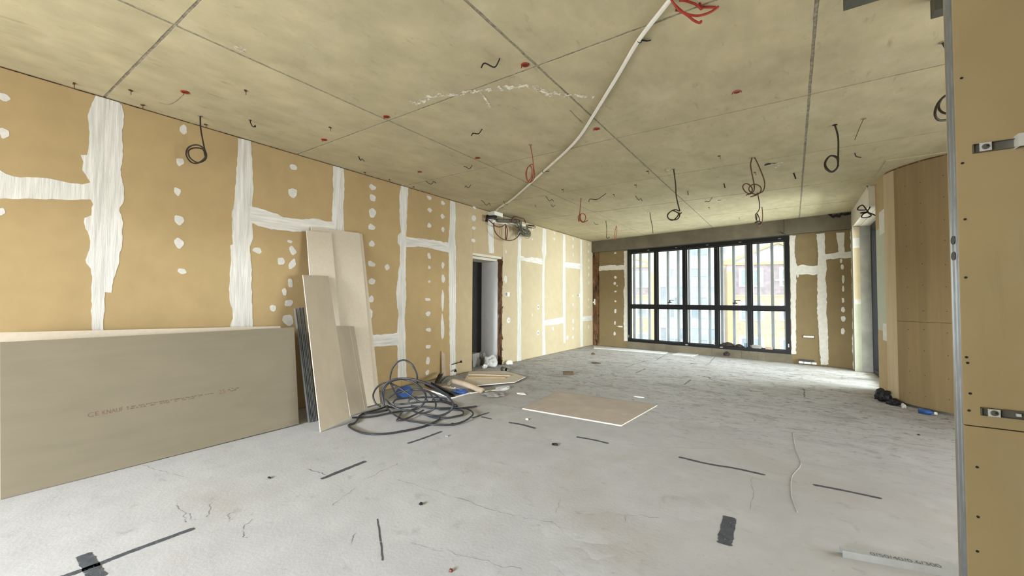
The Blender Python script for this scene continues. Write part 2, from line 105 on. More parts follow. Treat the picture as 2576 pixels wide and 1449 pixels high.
KV = [[(1.293,3.847,0.353),(1.285,3.842,0.472),(1.237,3.81,0.584),(1.184,3.773,0.636),(1.131,3.737,0.651),(1.071,3.696,0.623),(1.019,3.661,0.543),(0.997,3.646,0.447),(0.997,3.646,0.367),(1.028,3.667,0.272),(1.075,3.699,0.192),(1.136,3.74,0.141)],[(1.102,3.536,0.373),(1.044,3.497,0.377),(0.987,3.457,0.334),(0.945,3.429,0.264),(0.937,3.423,0.195),(0.963,3.441,0.117),(1.015,3.477,0.079)],[(1.217,3.372,0.138),(1.197,3.359,0.257),(1.196,3.358,0.331),(1.233,3.383,0.406),(1.307,3.433,0.459),(1.4,3.497,0.474),(1.524,3.581,0.464),(1.68,3.688,0.401),(1.805,3.773,0.319),(1.898,3.836,0.223),(1.924,3.854,0.149),(1.893,3.833,0.074),(1.807,3.774,0.022),(1.714,3.711,0.014),(1.621,3.647,0.036)],[(1.113,3.446,0.115),(1.111,3.445,0.29),(1.154,3.475,0.382),(1.243,3.535,0.436),(1.338,3.6,0.44),(1.434,3.665,0.398),(1.51,3.717,0.33),(1.556,3.748,0.239),(1.544,3.74,0.155),(1.487,3.701,0.086),(1.405,3.646,0.055)],[(1.212,3.466,0.398),(1.307,3.53,0.345),(1.434,3.617,0.24),(1.529,3.682,0.165),(1.604,3.733,0.188)],[(1.017,3.599,0.16),(1.102,3.657,0.227),(1.219,3.737,0.263),(1.331,3.813,0.272),(1.43,3.88,0.257),(1.528,3.947,0.206),(1.601,3.997,0.135)],[(1.188,3.413,0.2),(1.27,3.469,0.118),(1.364,3.533,0.073),(1.458,3.597,0.066),(1.553,3.661,0.033),(1.646,3.725,0.052),(1.708,3.767,0.113),(1.701,3.763,0.188),(1.644,3.724,0.293),(1.613,3.702,0.315)],[(1.123,3.611,0.09),(1.273,3.713,0.103),(1.402,3.801,0.123),(1.597,3.934,0.128),(1.682,3.991,0.147),(1.656,3.974,0.171),(1.467,3.845,0.185),(1.305,3.734,0.165),(1.272,3.713,0.122)],[(1.067,3.633,0.093),(1.102,3.657,0.141),(1.201,3.724,0.161),(1.332,3.813,0.173)]]
BIG = [(0.4,0.41,1.114),(0.401,2.667,1.111),(0.687,2.592,0.01),(0.69,0.416,0.0)]
B1 = [(0.297,2.82,1.759),(0.295,3.169,1.763),(1.114,2.972,0.056),(1.141,2.586,-0.0)]
B2 = [(0.097,2.968,2.332),(0.094,3.328,2.345),(0.715,3.203,0.002),(0.725,2.833,-0.037)]
B3 = [(0.05,3.058,2.416),(0.044,3.82,2.437),(0.689,3.652,0.002),(0.694,2.95,-0.017)]
B4 = [(0.03,3.248,2.425),(0.025,3.875,2.441),(0.665,3.748,-0.001),(0.668,3.152,-0.011)]
B5 = [(0.446,3.19,1.105),(0.454,3.463,1.085),(0.853,3.402,0.035),(0.866,3.142,-0.0)]
STUD = [[(0.309,2.72,1.338),(0.309,2.758,1.336),(0.71,2.739,-0.0),(0.709,2.703,0.005)],[(0.309,2.762,1.337),(0.31,2.8,1.335),(0.712,2.77,-0.007),(0.711,2.733,-0.002)],[(0.309,2.8,1.337),(0.31,2.838,1.334),(0.714,2.799,-0.014),(0.713,2.762,-0.009)]]
TEXT = [(0.556,0.849,0.516),(0.552,1.061,0.531),(0.555,1.085,0.52),(0.554,1.597,0.521),(0.555,1.77,0.518),(0.552,1.948,0.531),(0.546,0.85,0.553)]
FLATB = [(2.428,4.665),(2.349,5.832),(3.863,5.889),(3.771,4.693)]
WHITEB = [(2.723,11.71),(2.791,12.249),(3.349,12.304),(3.238,11.625)]
EDGEB = [(0.201,12.296),(2.51,12.079),(2.559,11.707),(0.416,11.79)]
MARK = [([(2.259,0.482),(2.269,0.618),(2.263,0.765),(2.274,1.065)],0.02),([(2.079,0.603),(2.266,0.6),(2.429,0.6)],0.05),([(2.256,1.925),(2.244,2.126),(2.233,2.364)],0.022),([(3.134,1.795),(3.34,1.658),(3.522,1.531)],0.005),([(3.506,4.056),(3.688,4.073),(3.864,4.057)],0.018),([(4.533,4.088),(4.791,4.065),(4.999,4.091),(5.222,4.08)],0.018),([(5.545,4.087),(5.725,4.096),(5.956,4.091)],0.016),([(5.061,3.16),(5.066,2.999),(5.073,2.786)],0.062),([(2.19,2.89),(2.204,3.104),(2.203,3.372)],0.018),([(2.618,4.068),(2.796,4.085),(3.001,4.056)],0.022),([(1.991,4.722),(2.211,4.699),(2.401,4.706)],0.012),([(2.147,3.955),(2.164,4.282)],0.018),([(2.204,4.066),(2.371,4.064)],0.018),([(2.376,8.932),(2.499,10.145),(2.639,10.394),(2.558,11.867)],0.05),([(2.804,8.285),(2.803,8.931)],0.06),([(3.867,7.644),(3.856,8.198)],0.05),([(3.802,10.255),(3.737,11.995)],0.03),([(4.035,8.773),(4.192,8.402),(4.337,8.21)],0.04),([(5.558,8.481),(5.562,7.668)],0.03),([(1.966,1.972),(2.213,1.991)],0.012),([(0.705,1.196),(1.012,1.25),(1.335,1.32)],0.006)]
RIDGE = [(5.415,5.571),(5.433,4.997),(5.472,4.551),(5.406,4.166),(5.403,3.784),(5.439,3.493)]
CHIP = {'black1':(3.434,3.702),'black2':(3.228,2.093),'red':(3.896,1.68),'black3':(1.893,1.697),'black4':(2.144,3.611),'black5':(2.365,3.276),'white1':(2.738,4.288),'white2':(1.944,5.389),'block':(1.775,7.333),'dark6':(3.524,10.265),'brown7':(1.644,9.021),'brown8':(0.962,10.447),'white9':(3.491,6.252),'heap':(6.542,8.017),'white10':(6.605,7.868),'bottle':(6.828,7.457),'black11':(6.547,6.252)}
PIPE = [(5.646,3.035),(6.083,3.136)]
DEB = {'sheet':[(0.119,6.305),(0.668,6.764),(1.33,6.475),(1.44,5.951),(1.095,5.363),(0.765,5.371)],'under':[(0.413,4.787),(0.321,5.209),(1.265,4.995),(1.262,4.559)],'strip1':[(0.333,6.037),(1.058,6.371)],'strip2':[(0.559,5.756),(1.106,6.144)],'roll':[(0.579,5.34),(1.441,5.057)],'prof1':[(0.446,4.81),(-0.279,5.954)],'prof2':[(0.281,5.129),(0.005,5.711)],'prof3':[(0.293,5.189),(0.215,5.567)],'prof4':[(0.338,4.97),(1.262,4.559)],'ring':[(1.13,4.797)],'ring2':[(0.506,4.161)],'pipe':[(0.604,6.753)],'bag':[(-0.068,7.298)],'frag':[(1.3,5.147),(1.452,5.169),(1.527,5.395),(1.53,5.671)],'scrap':[(1.301,4.917),(1.343,5.009)],'triangle':[(7.711,0.121),(7.673,-0.009),(7.87,0.0)],'wires':[(5.917,0.213),(6.057,0.248),(5.905,0.092),(6.03,0.113)],'board':[(5.615,0.526),(5.727,0.191)]}
WIRES = [(5.917,0.213),(6.057,0.248),(5.905,0.092),(6.03,0.113)]
PSCREW = [(5.823,2.071),(5.82,1.835),(5.822,1.68),(5.82,1.521),(5.817,1.305),(5.819,1.29),(5.822,1.208),(5.819,1.162),(5.831,1.014),(5.83,0.883),(5.827,0.792)]
PHANG = [(5.839,1.869),(5.868,1.868),(5.84,1.164),(5.867,1.16)]
FP0 = (2.739,41.734,0.0)
FU = (0.974,0.225,0.0)
FX = {'mauve':[(-1.728,4.618),(4.63,2.023)],'brickbottom':[(-1.804,-2.517)],'col':[(-2.183,4.618),(-1.775,4.607)],'colarch':[(-1.98,3.984)],'cap':[(-2.447,4.665),(-2.407,5.078),(-1.775,5.255),(-1.782,4.647)],'corn':[(-1.554,4.797),(-1.556,4.66)],'rake':[(-1.548,5.385),(1.326,6.295),(4.018,5.34)],'win':[[(-1.266,4.34),(0.623,2.707)],[(1.821,4.36),(3.608,2.72)],[(-1.294,1.362),(0.643,-0.268)],[(1.806,1.355),(3.622,-0.249)],[(-1.306,-1.641),(0.607,-3.207)],[(1.786,-1.696),(3.601,-3.098)],[(-10.05,4.299),(-8.892,2.702)],[(-10.065,1.32),(-8.908,-0.176)],[(-10.078,-1.587),(-8.922,-2.715)]],'rail':[(1.451,3.345),(2.988,3.191)],'glass':[(-7.834,4.519),(-2.272,-2.184)],'gv':[-7.835,-7.29,-6.977,-6.596,-6.321,-5.775,-5.134,-4.368,-3.777,-3.128,-2.742,-2.423],'gh':[4.452,3.756,2.767,1.791,0.868,-0.117,-1.089,-2.117],'upw':[[(-5.164,6.255),(-4.499,5.679)],[(-4.329,6.22),(-3.741,5.651)],[(-2.448,6.326),(-2.242,5.764)]],'leftm':[(-11.492,4.531),(-8.668,2.192)],'lcol':[(-8.657,3.971),(-8.335,3.965)],'lrake':[(-10.657,5.871),(-9.397,5.424),(-8.56,5.124)],'lcorn':[(-9.926,4.707),(-8.881,4.647)]}
SMEAR = [(2.357,2.757),(2.478,2.77),(2.666,2.767),(2.783,2.829),(2.908,2.882),(3.075,2.918),(3.209,2.993),(3.372,3.044),(3.491,3.11),(3.547,3.235),(3.556,3.347),(3.639,3.356),(3.679,3.445),(3.792,3.536),(3.889,3.633)]
SMEAR2 = [(3.067,2.928),(3.014,3.079),(2.955,3.243),(2.995,3.27)]
SMEAR3 = [[(5.219,6.823),(5.341,6.783)],[(5.242,7.013),(5.31,6.915)],[(3.914,6.305),(3.994,6.284)],[(2.73,9.01),(2.893,9.239)],[(1.899,1.38),(1.937,1.426)]]
CRACKS = [[(4.453,5.193),(4.788,5.286),(5.141,5.573),(5.456,5.581),(5.767,5.893),(6.057,5.928)],[(4.857,5.071),(5.054,5.244),(5.257,5.28),(5.655,5.628)],[(5.105,5.843),(5.675,6.102),(6.195,6.29)],[(4.58,5.442),(4.939,5.596),(5.241,5.83)],[(5.247,5.647),(5.561,5.787),(5.88,6.09),(6.28,6.223)],[(4.964,5.303),(5.252,5.457),(5.415,5.666)],[(4.203,4.2),(4.54,4.39),(4.945,4.62)],[(2.769,2.273),(3.338,2.31),(3.696,2.323),(3.909,2.363),(4.114,2.421)],[(4.102,2.413),(4.221,2.4),(4.343,2.469)],[(4.14,2.63),(4.271,2.632),(4.44,2.766),(4.675,2.877)],[(4.01,2.714),(4.071,2.539)],[(4.472,2.77),(4.513,2.633)],[(5.125,3.97),(5.159,3.703),(5.171,3.344)],[(3.519,1.739),(3.726,1.789),(4.033,1.854),(4.205,1.904)],[(1.797,1.121),(2.012,1.09),(2.146,1.065)],[(2.026,1.124),(2.16,1.086)],[(1.968,1.266),(2.178,1.157)],[(2.219,1.334),(2.282,1.252),(2.366,1.229)],[(2.46,1.328),(2.527,1.24),(2.668,1.194)],[(3.155,1.611),(3.246,1.516)],[(2.508,2.491),(2.552,2.102)],[(2.62,1.984),(2.716,1.73)]]
DABS = [(4.519,2.286),(4.448,2.14),(4.607,2.226),(4.791,3.137),(4.389,2.501)]
SCRATCH = [(0.701,1.418),(0.477,1.429),(0.324,1.412),(0.3,1.335)]
SCRATCH2 = [(3.585,3.737),(3.57,3.914),(3.566,4.093)]

# ------------------------------------------------------------------ materials
def mat(name, col, rough=0.85, var=0.12, scale=6.0, stretch=(1, 1, 1), bump=0.0, bscale=60.0, metal=0.0,
        var2=0.0, scale2=0.8, spec=0.3, alpha=None, blotch=None):
    m = bpy.data.materials.new(name)
    m.use_nodes = True
    nt = m.node_tree
    N, L = nt.nodes, nt.links
    bs = N['Principled BSDF']
    bs.inputs['Roughness'].default_value = rough
    bs.inputs['Metallic'].default_value = metal
    bs.inputs['Specular IOR Level'].default_value = spec
    tc = N.new('ShaderNodeTexCoord')
    mp = N.new('ShaderNodeMapping')
    mp.inputs['Scale'].default_value = stretch
    L.new(tc.outputs['Object'], mp.inputs['Vector'])
    def tone(sc, detail, amount):
        n = N.new('ShaderNodeTexNoise')
        n.inputs['Scale'].default_value = sc
        n.inputs['Detail'].default_value = detail
        n.inputs['Roughness'].default_value = 0.62
        L.new(mp.outputs[0], n.inputs['Vector'])
        r = N.new('ShaderNodeMapRange')
        r.inputs['From Min'].default_value = 0.3
        r.inputs['From Max'].default_value = 0.7
        r.inputs['To Min'].default_value = 1 - amount
        r.inputs['To Max'].default_value = 1 + amount
        L.new(n.outputs['Fac'], r.inputs['Value'])
        return r.outputs[0]
    v = tone(scale, 5, var)
    if var2:
        mu = N.new('ShaderNodeMath')
        mu.operation = 'MULTIPLY'
        L.new(v, mu.inputs[0])
        L.new(tone(scale2, 3, var2), mu.inputs[1])
        v = mu.outputs[0]
    vm = N.new('ShaderNodeVectorMath')
    vm.operation = 'SCALE'
    vm.inputs[0].default_value = col
    L.new(v, vm.inputs['Scale'])
    out = vm.outputs[0]
    if blotch:                                   # (scale, stretch, lo, hi, colour, amount): stains of another colour
        for (bsz, bst, lo, hi, bc, am) in blotch:
            mp2 = N.new('ShaderNodeMapping')
            mp2.inputs['Scale'].default_value = bst
            L.new(tc.outputs['Object'], mp2.inputs['Vector'])
            n = N.new('ShaderNodeTexNoise')
            n.inputs['Scale'].default_value = bsz
            n.inputs['Detail'].default_value = 7
            n.inputs['Roughness'].default_value = 0.65
            n.inputs['Distortion'].default_value = 0.4
            L.new(mp2.outputs[0], n.inputs['Vector'])
            r = N.new('ShaderNodeMapRange')
            r.inputs['From Min'].default_value = lo
            r.inputs['From Max'].default_value = hi
            r.inputs['To Max'].default_value = am
            L.new(n.outputs['Fac'], r.inputs['Value'])
            mx = N.new('ShaderNodeMix')
            mx.data_type = 'RGBA'
            L.new(r.outputs[0], mx.inputs['Factor'])
            L.new(out, mx.inputs['A'])
            mx.inputs['B'].default_value = (*bc, 1)
            out = mx.outputs['Result']
    L.new(out, bs.inputs['Base Color'])
    if bump:
        n = N.new('ShaderNodeTexNoise')
        n.inputs['Scale'].default_value = bscale
        n.inputs['Detail'].default_value = 4
        L.new(mp.outputs[0], n.inputs['Vector'])
        b = N.new('ShaderNodeBump')
        b.inputs['Strength'].default_value = bump
        b.inputs['Distance'].default_value = 0.01
        L.new(n.outputs['Fac'], b.inputs['Height'])
        L.new(b.outputs[0], bs.inputs['Normal'])
    if alpha:                                    # worn coverage: (scale, lo, hi)
        n = N.new('ShaderNodeTexNoise')
        n.inputs['Scale'].default_value = alpha[0]
        n.inputs['Detail'].default_value = 6
        n.inputs['Roughness'].default_value = 0.7
        L.new(tc.outputs['Object'], n.inputs['Vector'])
        r = N.new('ShaderNodeMapRange')
        r.inputs['From Min'].default_value = alpha[1]
        r.inputs['From Max'].default_value = alpha[2]
        L.new(n.outputs['Fac'], r.inputs['Value'])
        L.new(r.outputs[0], bs.inputs['Alpha'])
    return m

def glass_mat(name, tint=(0.93, 0.96, 0.95), refl=0.06):
    m = bpy.data.materials.new(name)
    m.use_nodes = True
    N, L = m.node_tree.nodes, m.node_tree.links
    N.clear()
    out = N.new('ShaderNodeOutputMaterial')
    tr = N.new('ShaderNodeBsdfTransparent')
    tr.inputs[0].default_value = (*tint, 1)
    gl = N.new('ShaderNodeBsdfGlossy')
    gl.inputs['Roughness'].default_value = 0.02
    mx = N.new('ShaderNodeMixShader')
    mx.inputs[0].default_value = refl
    L.new(tr.outputs[0], mx.inputs[1])
    L.new(gl.outputs[0], mx.inputs[2])
    L.new(mx.outputs[0], out.inputs[0])
    return m

TAN = (0.395, 0.285, 0.137)
M_TAN = mat('tan_board_paper', TAN, 0.9, 0.05, 5, var2=0.06, scale2=0.7, bump=0.05, bscale=250)
M_TAN2 = mat('tan_board_paper_right_shaded', (0.25, 0.18, 0.088), 0.9, 0.07, 3, stretch=(6, 6, 0.25), var2=0.06)  # darker tan: the bent wall's shade is put into the colour
M_PART = mat('tan_board_paper_scuffed_shaded', (0.315, 0.237, 0.115), 0.85, 0.06, 3, var2=0.09, scale2=1.3,  # base tone carries the partition's shade; the blotches are scuffs
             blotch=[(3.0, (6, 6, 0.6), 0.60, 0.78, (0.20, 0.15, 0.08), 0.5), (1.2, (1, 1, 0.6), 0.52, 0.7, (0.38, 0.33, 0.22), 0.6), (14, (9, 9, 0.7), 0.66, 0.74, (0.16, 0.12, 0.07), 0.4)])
M_GREEN = mat('green_board_paper', (0.42, 0.44, 0.33), 0.9, 0.05)
M_BEIGE = mat('beige_board_paper', (0.195, 0.165, 0.113), 0.75, 0.04, 3, stretch=(1, 1, 6), var2=0.05)
M_BEIGE2 = mat('beige_offcut_paper', (0.31, 0.26, 0.185), 0.75, 0.04, 3, stretch=(4, 4, 0.6), var2=0.05)
M_IVORY = mat('ivory_board_back', (0.55, 0.48, 0.375), 0.9, 0.05, 30, var2=0.04, bump=0.05, bscale=200)
M_GYPSUM = mat('gypsum_core', (0.78, 0.75, 0.66), 0.9, 0.05)
M_COMP = mat('joint_compound', (0.62, 0.60, 0.545), 0.8, 0.20, 7, stretch=(5, 5, 0.3), var2=0.08, scale2=1.5, bump=0.25, bscale=25)
M_COMPH = mat('joint_compound_horizontal', (0.62, 0.60, 0.545), 0.8, 0.20, 7, stretch=(0.4, 0.4, 5), var2=0.08, scale2=1.5, bump=0.25, bscale=25)
M_PATCH = mat('filler', (0.60, 0.575, 0.515), 0.85, 0.10, 14)
M_CEIL = mat('ceiling_concrete', (0.445, 0.385, 0.235), 0.9, 0.10, 3.5, stretch=(1.5, 0.9, 1), var2=0.10, scale2=0.9, bump=0.15, bscale=22,
             blotch=[(5.0, (2.6, 0.8, 1), 0.60, 0.80, (0.17, 0.145, 0.09), 0.62), (1.3, (1, 1, 1), 0.55, 0.75, (0.56, 0.50, 0.36), 0.5),
                     (26, (3.2, 0.7, 1), 0.655, 0.74, (0.11, 0.09, 0.055), 0.6), (16, (2.0, 0.8, 1), 0.66, 0.78, (0.60, 0.54, 0.40), 0.5)])
M_JOINT = mat('ceiling_joint_mortar', (0.25, 0.225, 0.16), 0.95, 0.45, 30)
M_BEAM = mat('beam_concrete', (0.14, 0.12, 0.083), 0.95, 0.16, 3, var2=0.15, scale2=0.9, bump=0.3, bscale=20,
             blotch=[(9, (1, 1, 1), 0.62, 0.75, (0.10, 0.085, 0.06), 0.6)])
M_PIER = mat('pier_concrete', (0.33, 0.33, 0.29), 0.95, 0.18, 3, var2=0.15, bump=0.3, bscale=20)
M_WHITE = mat('white_plaster', (0.80, 0.80, 0.79), 0.9, 0.04, 8)
M_SOFFIT = mat('pale_plaster', (0.62, 0.57, 0.46), 0.9, 0.06, 5)
M_BLACK = mat('black_aluminium', (0.005, 0.005, 0.006), 0.4, 0.1, 10, spec=0.25)
M_DOORDARK = mat('doorway_dark', (0.014, 0.012, 0.010), 0.6, 0.3, 12)
M_GREYBLK = mat('grey_rubble', (0.25, 0.24, 0.22), 0.95, 0.25, 8)
M_CABLE = mat('black_rubber', (0.018, 0.019, 0.022), 0.5, 0.5, 12, spec=0.4)
M_WIRE = mat('brown_black_wire', (0.030, 0.022, 0.013), 0.6, 0.3, 20)
M_STRAP = mat('black_strap', (0.008, 0.008, 0.009), 0.6, 0.2, 20)
M_RED = mat('red_plastic', (0.34, 0.035, 0.02), 0.5, 0.25, 20)
M_REDW = mat('red_wire', (0.26, 0.05, 0.025), 0.55, 0.25, 20)
M_DKRED = mat('dark_red_wire', (0.11, 0.022, 0.012), 0.5, 0.25, 20)
M_BROWNW = mat('brown_wire', (0.085, 0.04, 0.018), 0.5, 0.25, 20)
M_GREYW = mat('grey_wire', (0.13, 0.12, 0.085), 0.6, 0.35, 12)
M_CONDUIT = mat('white_conduit', (0.74, 0.71, 0.62), 0.45, 0.05, 8, spec=0.4)
M_STEEL = mat('galvanised_steel', (0.33, 0.345, 0.35), 0.42, 0.14, 14, metal=0.85, var2=0.1)
M_STEELD = mat('dull_steel', (0.15, 0.145, 0.115), 0.5, 0.15, 10, metal=0.6)
M_DULL = mat('dull_dark_channel', (0.075, 0.072, 0.055), 0.6, 0.15, 10)
M_ZINC = mat('bright_zinc', (0.62, 0.62, 0.57), 0.4, 0.08, 20, metal=0.35)
M_RUST = mat('rusted_steel', (0.13, 0.065, 0.03), 0.9, 0.5, 7, stretch=(1, 1, 0.6), blotch=[(6, (2, 2, 0.7), 0.55, 0.65, (0.32, 0.24, 0.13), 0.8), (5, (2, 2, 0.6), 0.53, 0.62, (0.02, 0.012, 0.008), 0.9)])
M_MARK = mat('black_marking_paint', (0.065, 0.07, 0.078), 0.9, 0.3, 20, alpha=(45, 0.30, 0.46))
M_CRACK = mat('floor_crack', (0.11, 0.105, 0.095), 0.95, 0.3, 20, alpha=(26, 0.42, 0.60))
M_CRACKF = mat('floor_hairline', (0.17, 0.16, 0.145), 0.95, 0.3, 20, alpha=(14, 0.34, 0.60))
M_BLUE = mat('blue_plastic', (0.03, 0.085, 0.27), 0.45, 0.2, 10)
M_PBLUE = mat('pale_blue_plastic', (0.20, 0.30, 0.40), 0.45, 0.1, 10)
M_CARD = mat('cardboard', (0.42, 0.33, 0.24), 0.9, 0.12, 8)
M_WOOD = mat('raw_wood', (0.36, 0.25, 0.14), 0.85, 0.2, 8, stretch=(1, 6, 6))
M_BROWN = mat('brown_timber', (0.10, 0.065, 0.033), 0.8, 0.3, 10)
M_PLASTIC = mat('crumpled_plastic', (0.55, 0.55, 0.53), 0.4, 0.12, 10)
M_CLOTH = mat('dark_cloth', (0.03, 0.022, 0.018), 0.95, 0.4, 12)
M_SCREW = mat('screw_head', (0.02, 0.018, 0.015), 0.6, 0.2, 10)
M_TEXT = mat('brown_print', (0.155, 0.095, 0.07), 0.9, 0.15, 40)
M_INK = mat('dark_print', (0.10, 0.11, 0.12), 0.9, 0.2, 40)
M_GLASS = glass_mat('window_glass')
M_FIN = mat('grey_fin', (0.42, 0.44, 0.49), 0.6, 0.05, 5)

def floor_mat():
    m = mat('floor_concrete', (0.41, 0.405, 0.40), 0.88, 0.06, 4.0, var2=0.05, scale2=0.7, bump=0.12, bscale=45, spec=0.25,
               blotch=[(0.55, (1, 1, 1), 0.52, 0.68, (0.355, 0.32, 0.285), 0.6),
                       (5.0, (1.2, 1.6, 1), 0.58, 0.72, (0.29, 0.28, 0.262), 0.6),
                       (15, (1, 1.5, 1), 0.63, 0.71, (0.24, 0.23, 0.215), 0.5),
                       (2.3, (1, 1.4, 1), 0.56, 0.72, (0.47, 0.47, 0.465), 0.55),
                       (60, (1, 1.6, 1), 0.66, 0.76, (0.22, 0.215, 0.20), 0.45),
                       (34, (1.4, 1, 1), 0.66, 0.78, (0.48, 0.48, 0.47), 0.3)])
    nt = m.node_tree                          # trodden dirt: only on the far half of the room
    N, L = nt.nodes, nt.links
    bs = N['Principled BSDF']
    src = bs.inputs['Base Color'].links[0].from_socket
    tc = N.new('ShaderNodeTexCoord')
    sx = N.new('ShaderNodeSeparateXYZ')
    L.new(tc.outputs['Object'], sx.inputs[0])
    far = N.new('ShaderNodeMapRange')
    far.inputs['From Min'].default_value = 4.2
    far.inputs['From Max'].default_value = 7.2
    L.new(sx.outputs['Y'], far.inputs['Value'])
    for sc, lo, hi, col, am in ((2.6, 0.53, 0.64, (0.19, 0.178, 0.16), 0.7), (7.5, 0.56, 0.64, (0.085, 0.078, 0.066), 0.85), (20, 0.58, 0.66, (0.10, 0.09, 0.08), 0.7), (1.2, 0.50, 0.62, (0.29, 0.27, 0.245), 0.6)):
        mp = N.new('ShaderNodeMapping')
        mp.inputs['Rotation'].default_value = (0, 0, 0.5)
        mp.inputs['Scale'].default_value = (1, 2.0, 1)
        L.new(tc.outputs['Object'], mp.inputs[0])
        n = N.new('ShaderNodeTexNoise')
        n.inputs['Scale'].default_value = sc
        n.inputs['Detail'].default_value = 8
        n.inputs['Roughness'].default_value = 0.68
        n.inputs['Distortion'].default_value = 0.8
        L.new(mp.outputs[0], n.inputs['Vector'])
        r = N.new('ShaderNodeMapRange')
        r.inputs['From Min'].default_value = lo
        r.inputs['From Max'].default_value = hi
        r.inputs['To Max'].default_value = am
        L.new(n.outputs['Fac'], r.inputs['Value'])
        mu = N.new('ShaderNodeMath')
        mu.operation = 'MULTIPLY'
        L.new(r.outputs[0], mu.inputs[0])
        L.new(far.outputs[0], mu.inputs[1])
        mx = N.new('ShaderNodeMix')
        mx.data_type = 'RGBA'
        L.new(mu.outputs[0], mx.inputs['Factor'])
        L.new(src, mx.inputs['A'])
        mx.inputs['B'].default_value = (*col, 1)
        src = mx.outputs['Result']
    L.new(src, bs.inputs['Base Color'])
    return m
M_FLOOR = floor_mat()

# ------------------------------------------------------------------ mesh helpers
class MB:
    def __init__(s):
        s.v, s.f, s.mi, s.sm = [], [], [], []
    def add(s, vs, fs, mi=0, smooth=False):
        b = len(s.v)
        s.v += [Vector(p) for p in vs]
        for k, f in enumerate(fs):
            s.f.append([b + i for i in f])
            s.mi.append(mi[k] if isinstance(mi, (list, tuple)) else mi)
            s.sm.append(smooth)
        return s
    def box(s, c, d, rot=None, mi=0):
        x, y, z = d[0] / 2, d[1] / 2, d[2] / 2
        vs = [Vector(p) for p in ((-x, -y, -z), (x, -y, -z), (x, y, -z), (-x, y, -z), (-x, -y, z), (x, -y, z), (x, y, z), (-x, y, z))]
        if rot is not None:
            vs = [rot @ p for p in vs]
        c = Vector(c)
        return s.add([p + c for p in vs], BOXF, mi)
    def hexa(s, a, b, mi=0):
        return s.add(list(a) + list(b), BOXF, mi)
    def span(s, lo, hi, mi=0):
        return s.box([(lo[i] + hi[i]) / 2 for i in range(3)], [abs(hi[i] - lo[i]) for i in range(3)], None, mi)
    def tube(s, pts, r, n=8, mi=0, caps=True, r2=None):
        pts = [Vector(p) for p in pts]
        out = [pts[0]]
        for p in pts[1:]:
            if (p - out[-1]).length > 1e-5:
                out.append(p)
        pts = out
        if len(pts) < 2:
            return s
        t0 = (pts[1] - pts[0]).normalized()
        ref = Vector((0, 0, 1)) if abs(t0.z) < 0.9 else Vector((1, 0, 0))
        u = t0.cross(ref).normalized()
        vs, fs = [], []
        for i, p in enumerate(pts):
            t = (pts[min(i + 1, len(pts) - 1)] - pts[max(i - 1, 0)])
            if t.length < 1e-9:
                t = t0
            t.normalize()
            u = (u - t * u.dot(t))
            if u.length < 1e-6:
                u = t.orthogonal()
            u.normalize()
            w = t.cross(u)
            for k in range(n):
                a = 2 * math.pi * k / n
                vs.append(p + u * (math.cos(a) * r) + w * (math.sin(a) * (r2 or r)))
        for i in range(len(pts) - 1):
            for k in range(n):
                k2 = (k + 1) % n
                fs.append([i * n + k, i * n + k2, (i + 1) * n + k2, (i + 1) * n + k])
        if caps:
            fs.append(list(range(n))[::-1])
            fs.append([(len(pts) - 1) * n + k for k in range(n)])
        return s.add(vs, fs, mi, True)
    def poly(s, pts, d, mi=0):                 # closed outline, pushed by vector d
        pts = [Vector(p) for p in pts]
        n = len(pts)
        nrm = Vector((0, 0, 0))
        for i in range(n):
            nrm += pts[i].cross(pts[(i + 1) % n])
        d = Vector(d)
        if nrm.dot(d) < 0:
            pts = pts[::-1]
        vs = pts + [p + d for p in pts]
        fs = [list(range(n))[::-1], list(range(n, 2 * n))] + [[i, (i + 1) % n, n + (i + 1) % n, n + i] for i in range(n)]
        return s.add(vs, fs, mi)
    def disc(s, c, ax, r, h, n=16, mi=0, r1=None):
        c, ax = Vector(c), Vector(ax).normalized()
        return s.tubeR([c, c + ax * h], [r, r if r1 is None else r1], n, mi)
    def tubeR(s, pts, rs, n=12, mi=0, smooth=False):
        pts = [Vector(p) for p in pts]
        ax = (pts[-1] - pts[0]).normalized()
        u = ax.orthogonal().normalized()
        w = ax.cross(u)
        vs, fs = [], []
        for p, r in zip(pts, rs):
            for k in range(n):
                a = 2 * math.pi * k / n
                vs.append(p + u * (math.cos(a) * r) + w * (math.sin(a) * r))
        for i in range(len(pts) - 1):
            for k in range(n):
                k2 = (k + 1) % n
                fs.append([i * n + k, i * n + k2, (i + 1) * n + k2, (i + 1) * n + k])
        fs.append(list(range(n))[::-1])
        fs.append([(len(pts) - 1) * n + k for k in range(n)])
        return s.add(vs, fs, mi, smooth)
BOXF = [[0, 3, 2, 1], [4, 5, 6, 7], [0, 1, 5, 4], [1, 2, 6, 5], [2, 3, 7, 6], [3, 0, 4, 7]]

ORG = {}
def build(name, mb, m, parent=None, origin=None, label=None, cat=None, group=None, kind=None, smooth=False):
    me = bpy.data.meshes.new(name)
    root = parent
    org = ORG[parent.name] if parent is not None else (Vector(origin) if origin is not None else base_of(mb))
    me.from_pydata([tuple(p - org) for p in mb.v], [], mb.f)
    me.update()
    for mm in (m if isinstance(m, (list, tuple)) else [m]):
        me.materials.append(mm)
    for p, mi, sm in zip(me.polygons, mb.mi, mb.sm):
        p.material_index = mi
        p.use_smooth = sm or smooth
    o = bpy.data.objects.new(name, me)
    COL.objects.link(o)
    if parent is not None:
        o.parent = parent
    else:
        o.location = org
    ORG[o.name] = org
    tag(o, label, cat, group, kind)
    return o
def base_of(mb):
    lo = [min(p[i] for p in mb.v) for i in range(3)]
    hi = [max(p[i] for p in mb.v) for i in range(3)]
    return Vector(((lo[0] + hi[0]) / 2, (lo[1] + hi[1]) / 2, lo[2]))
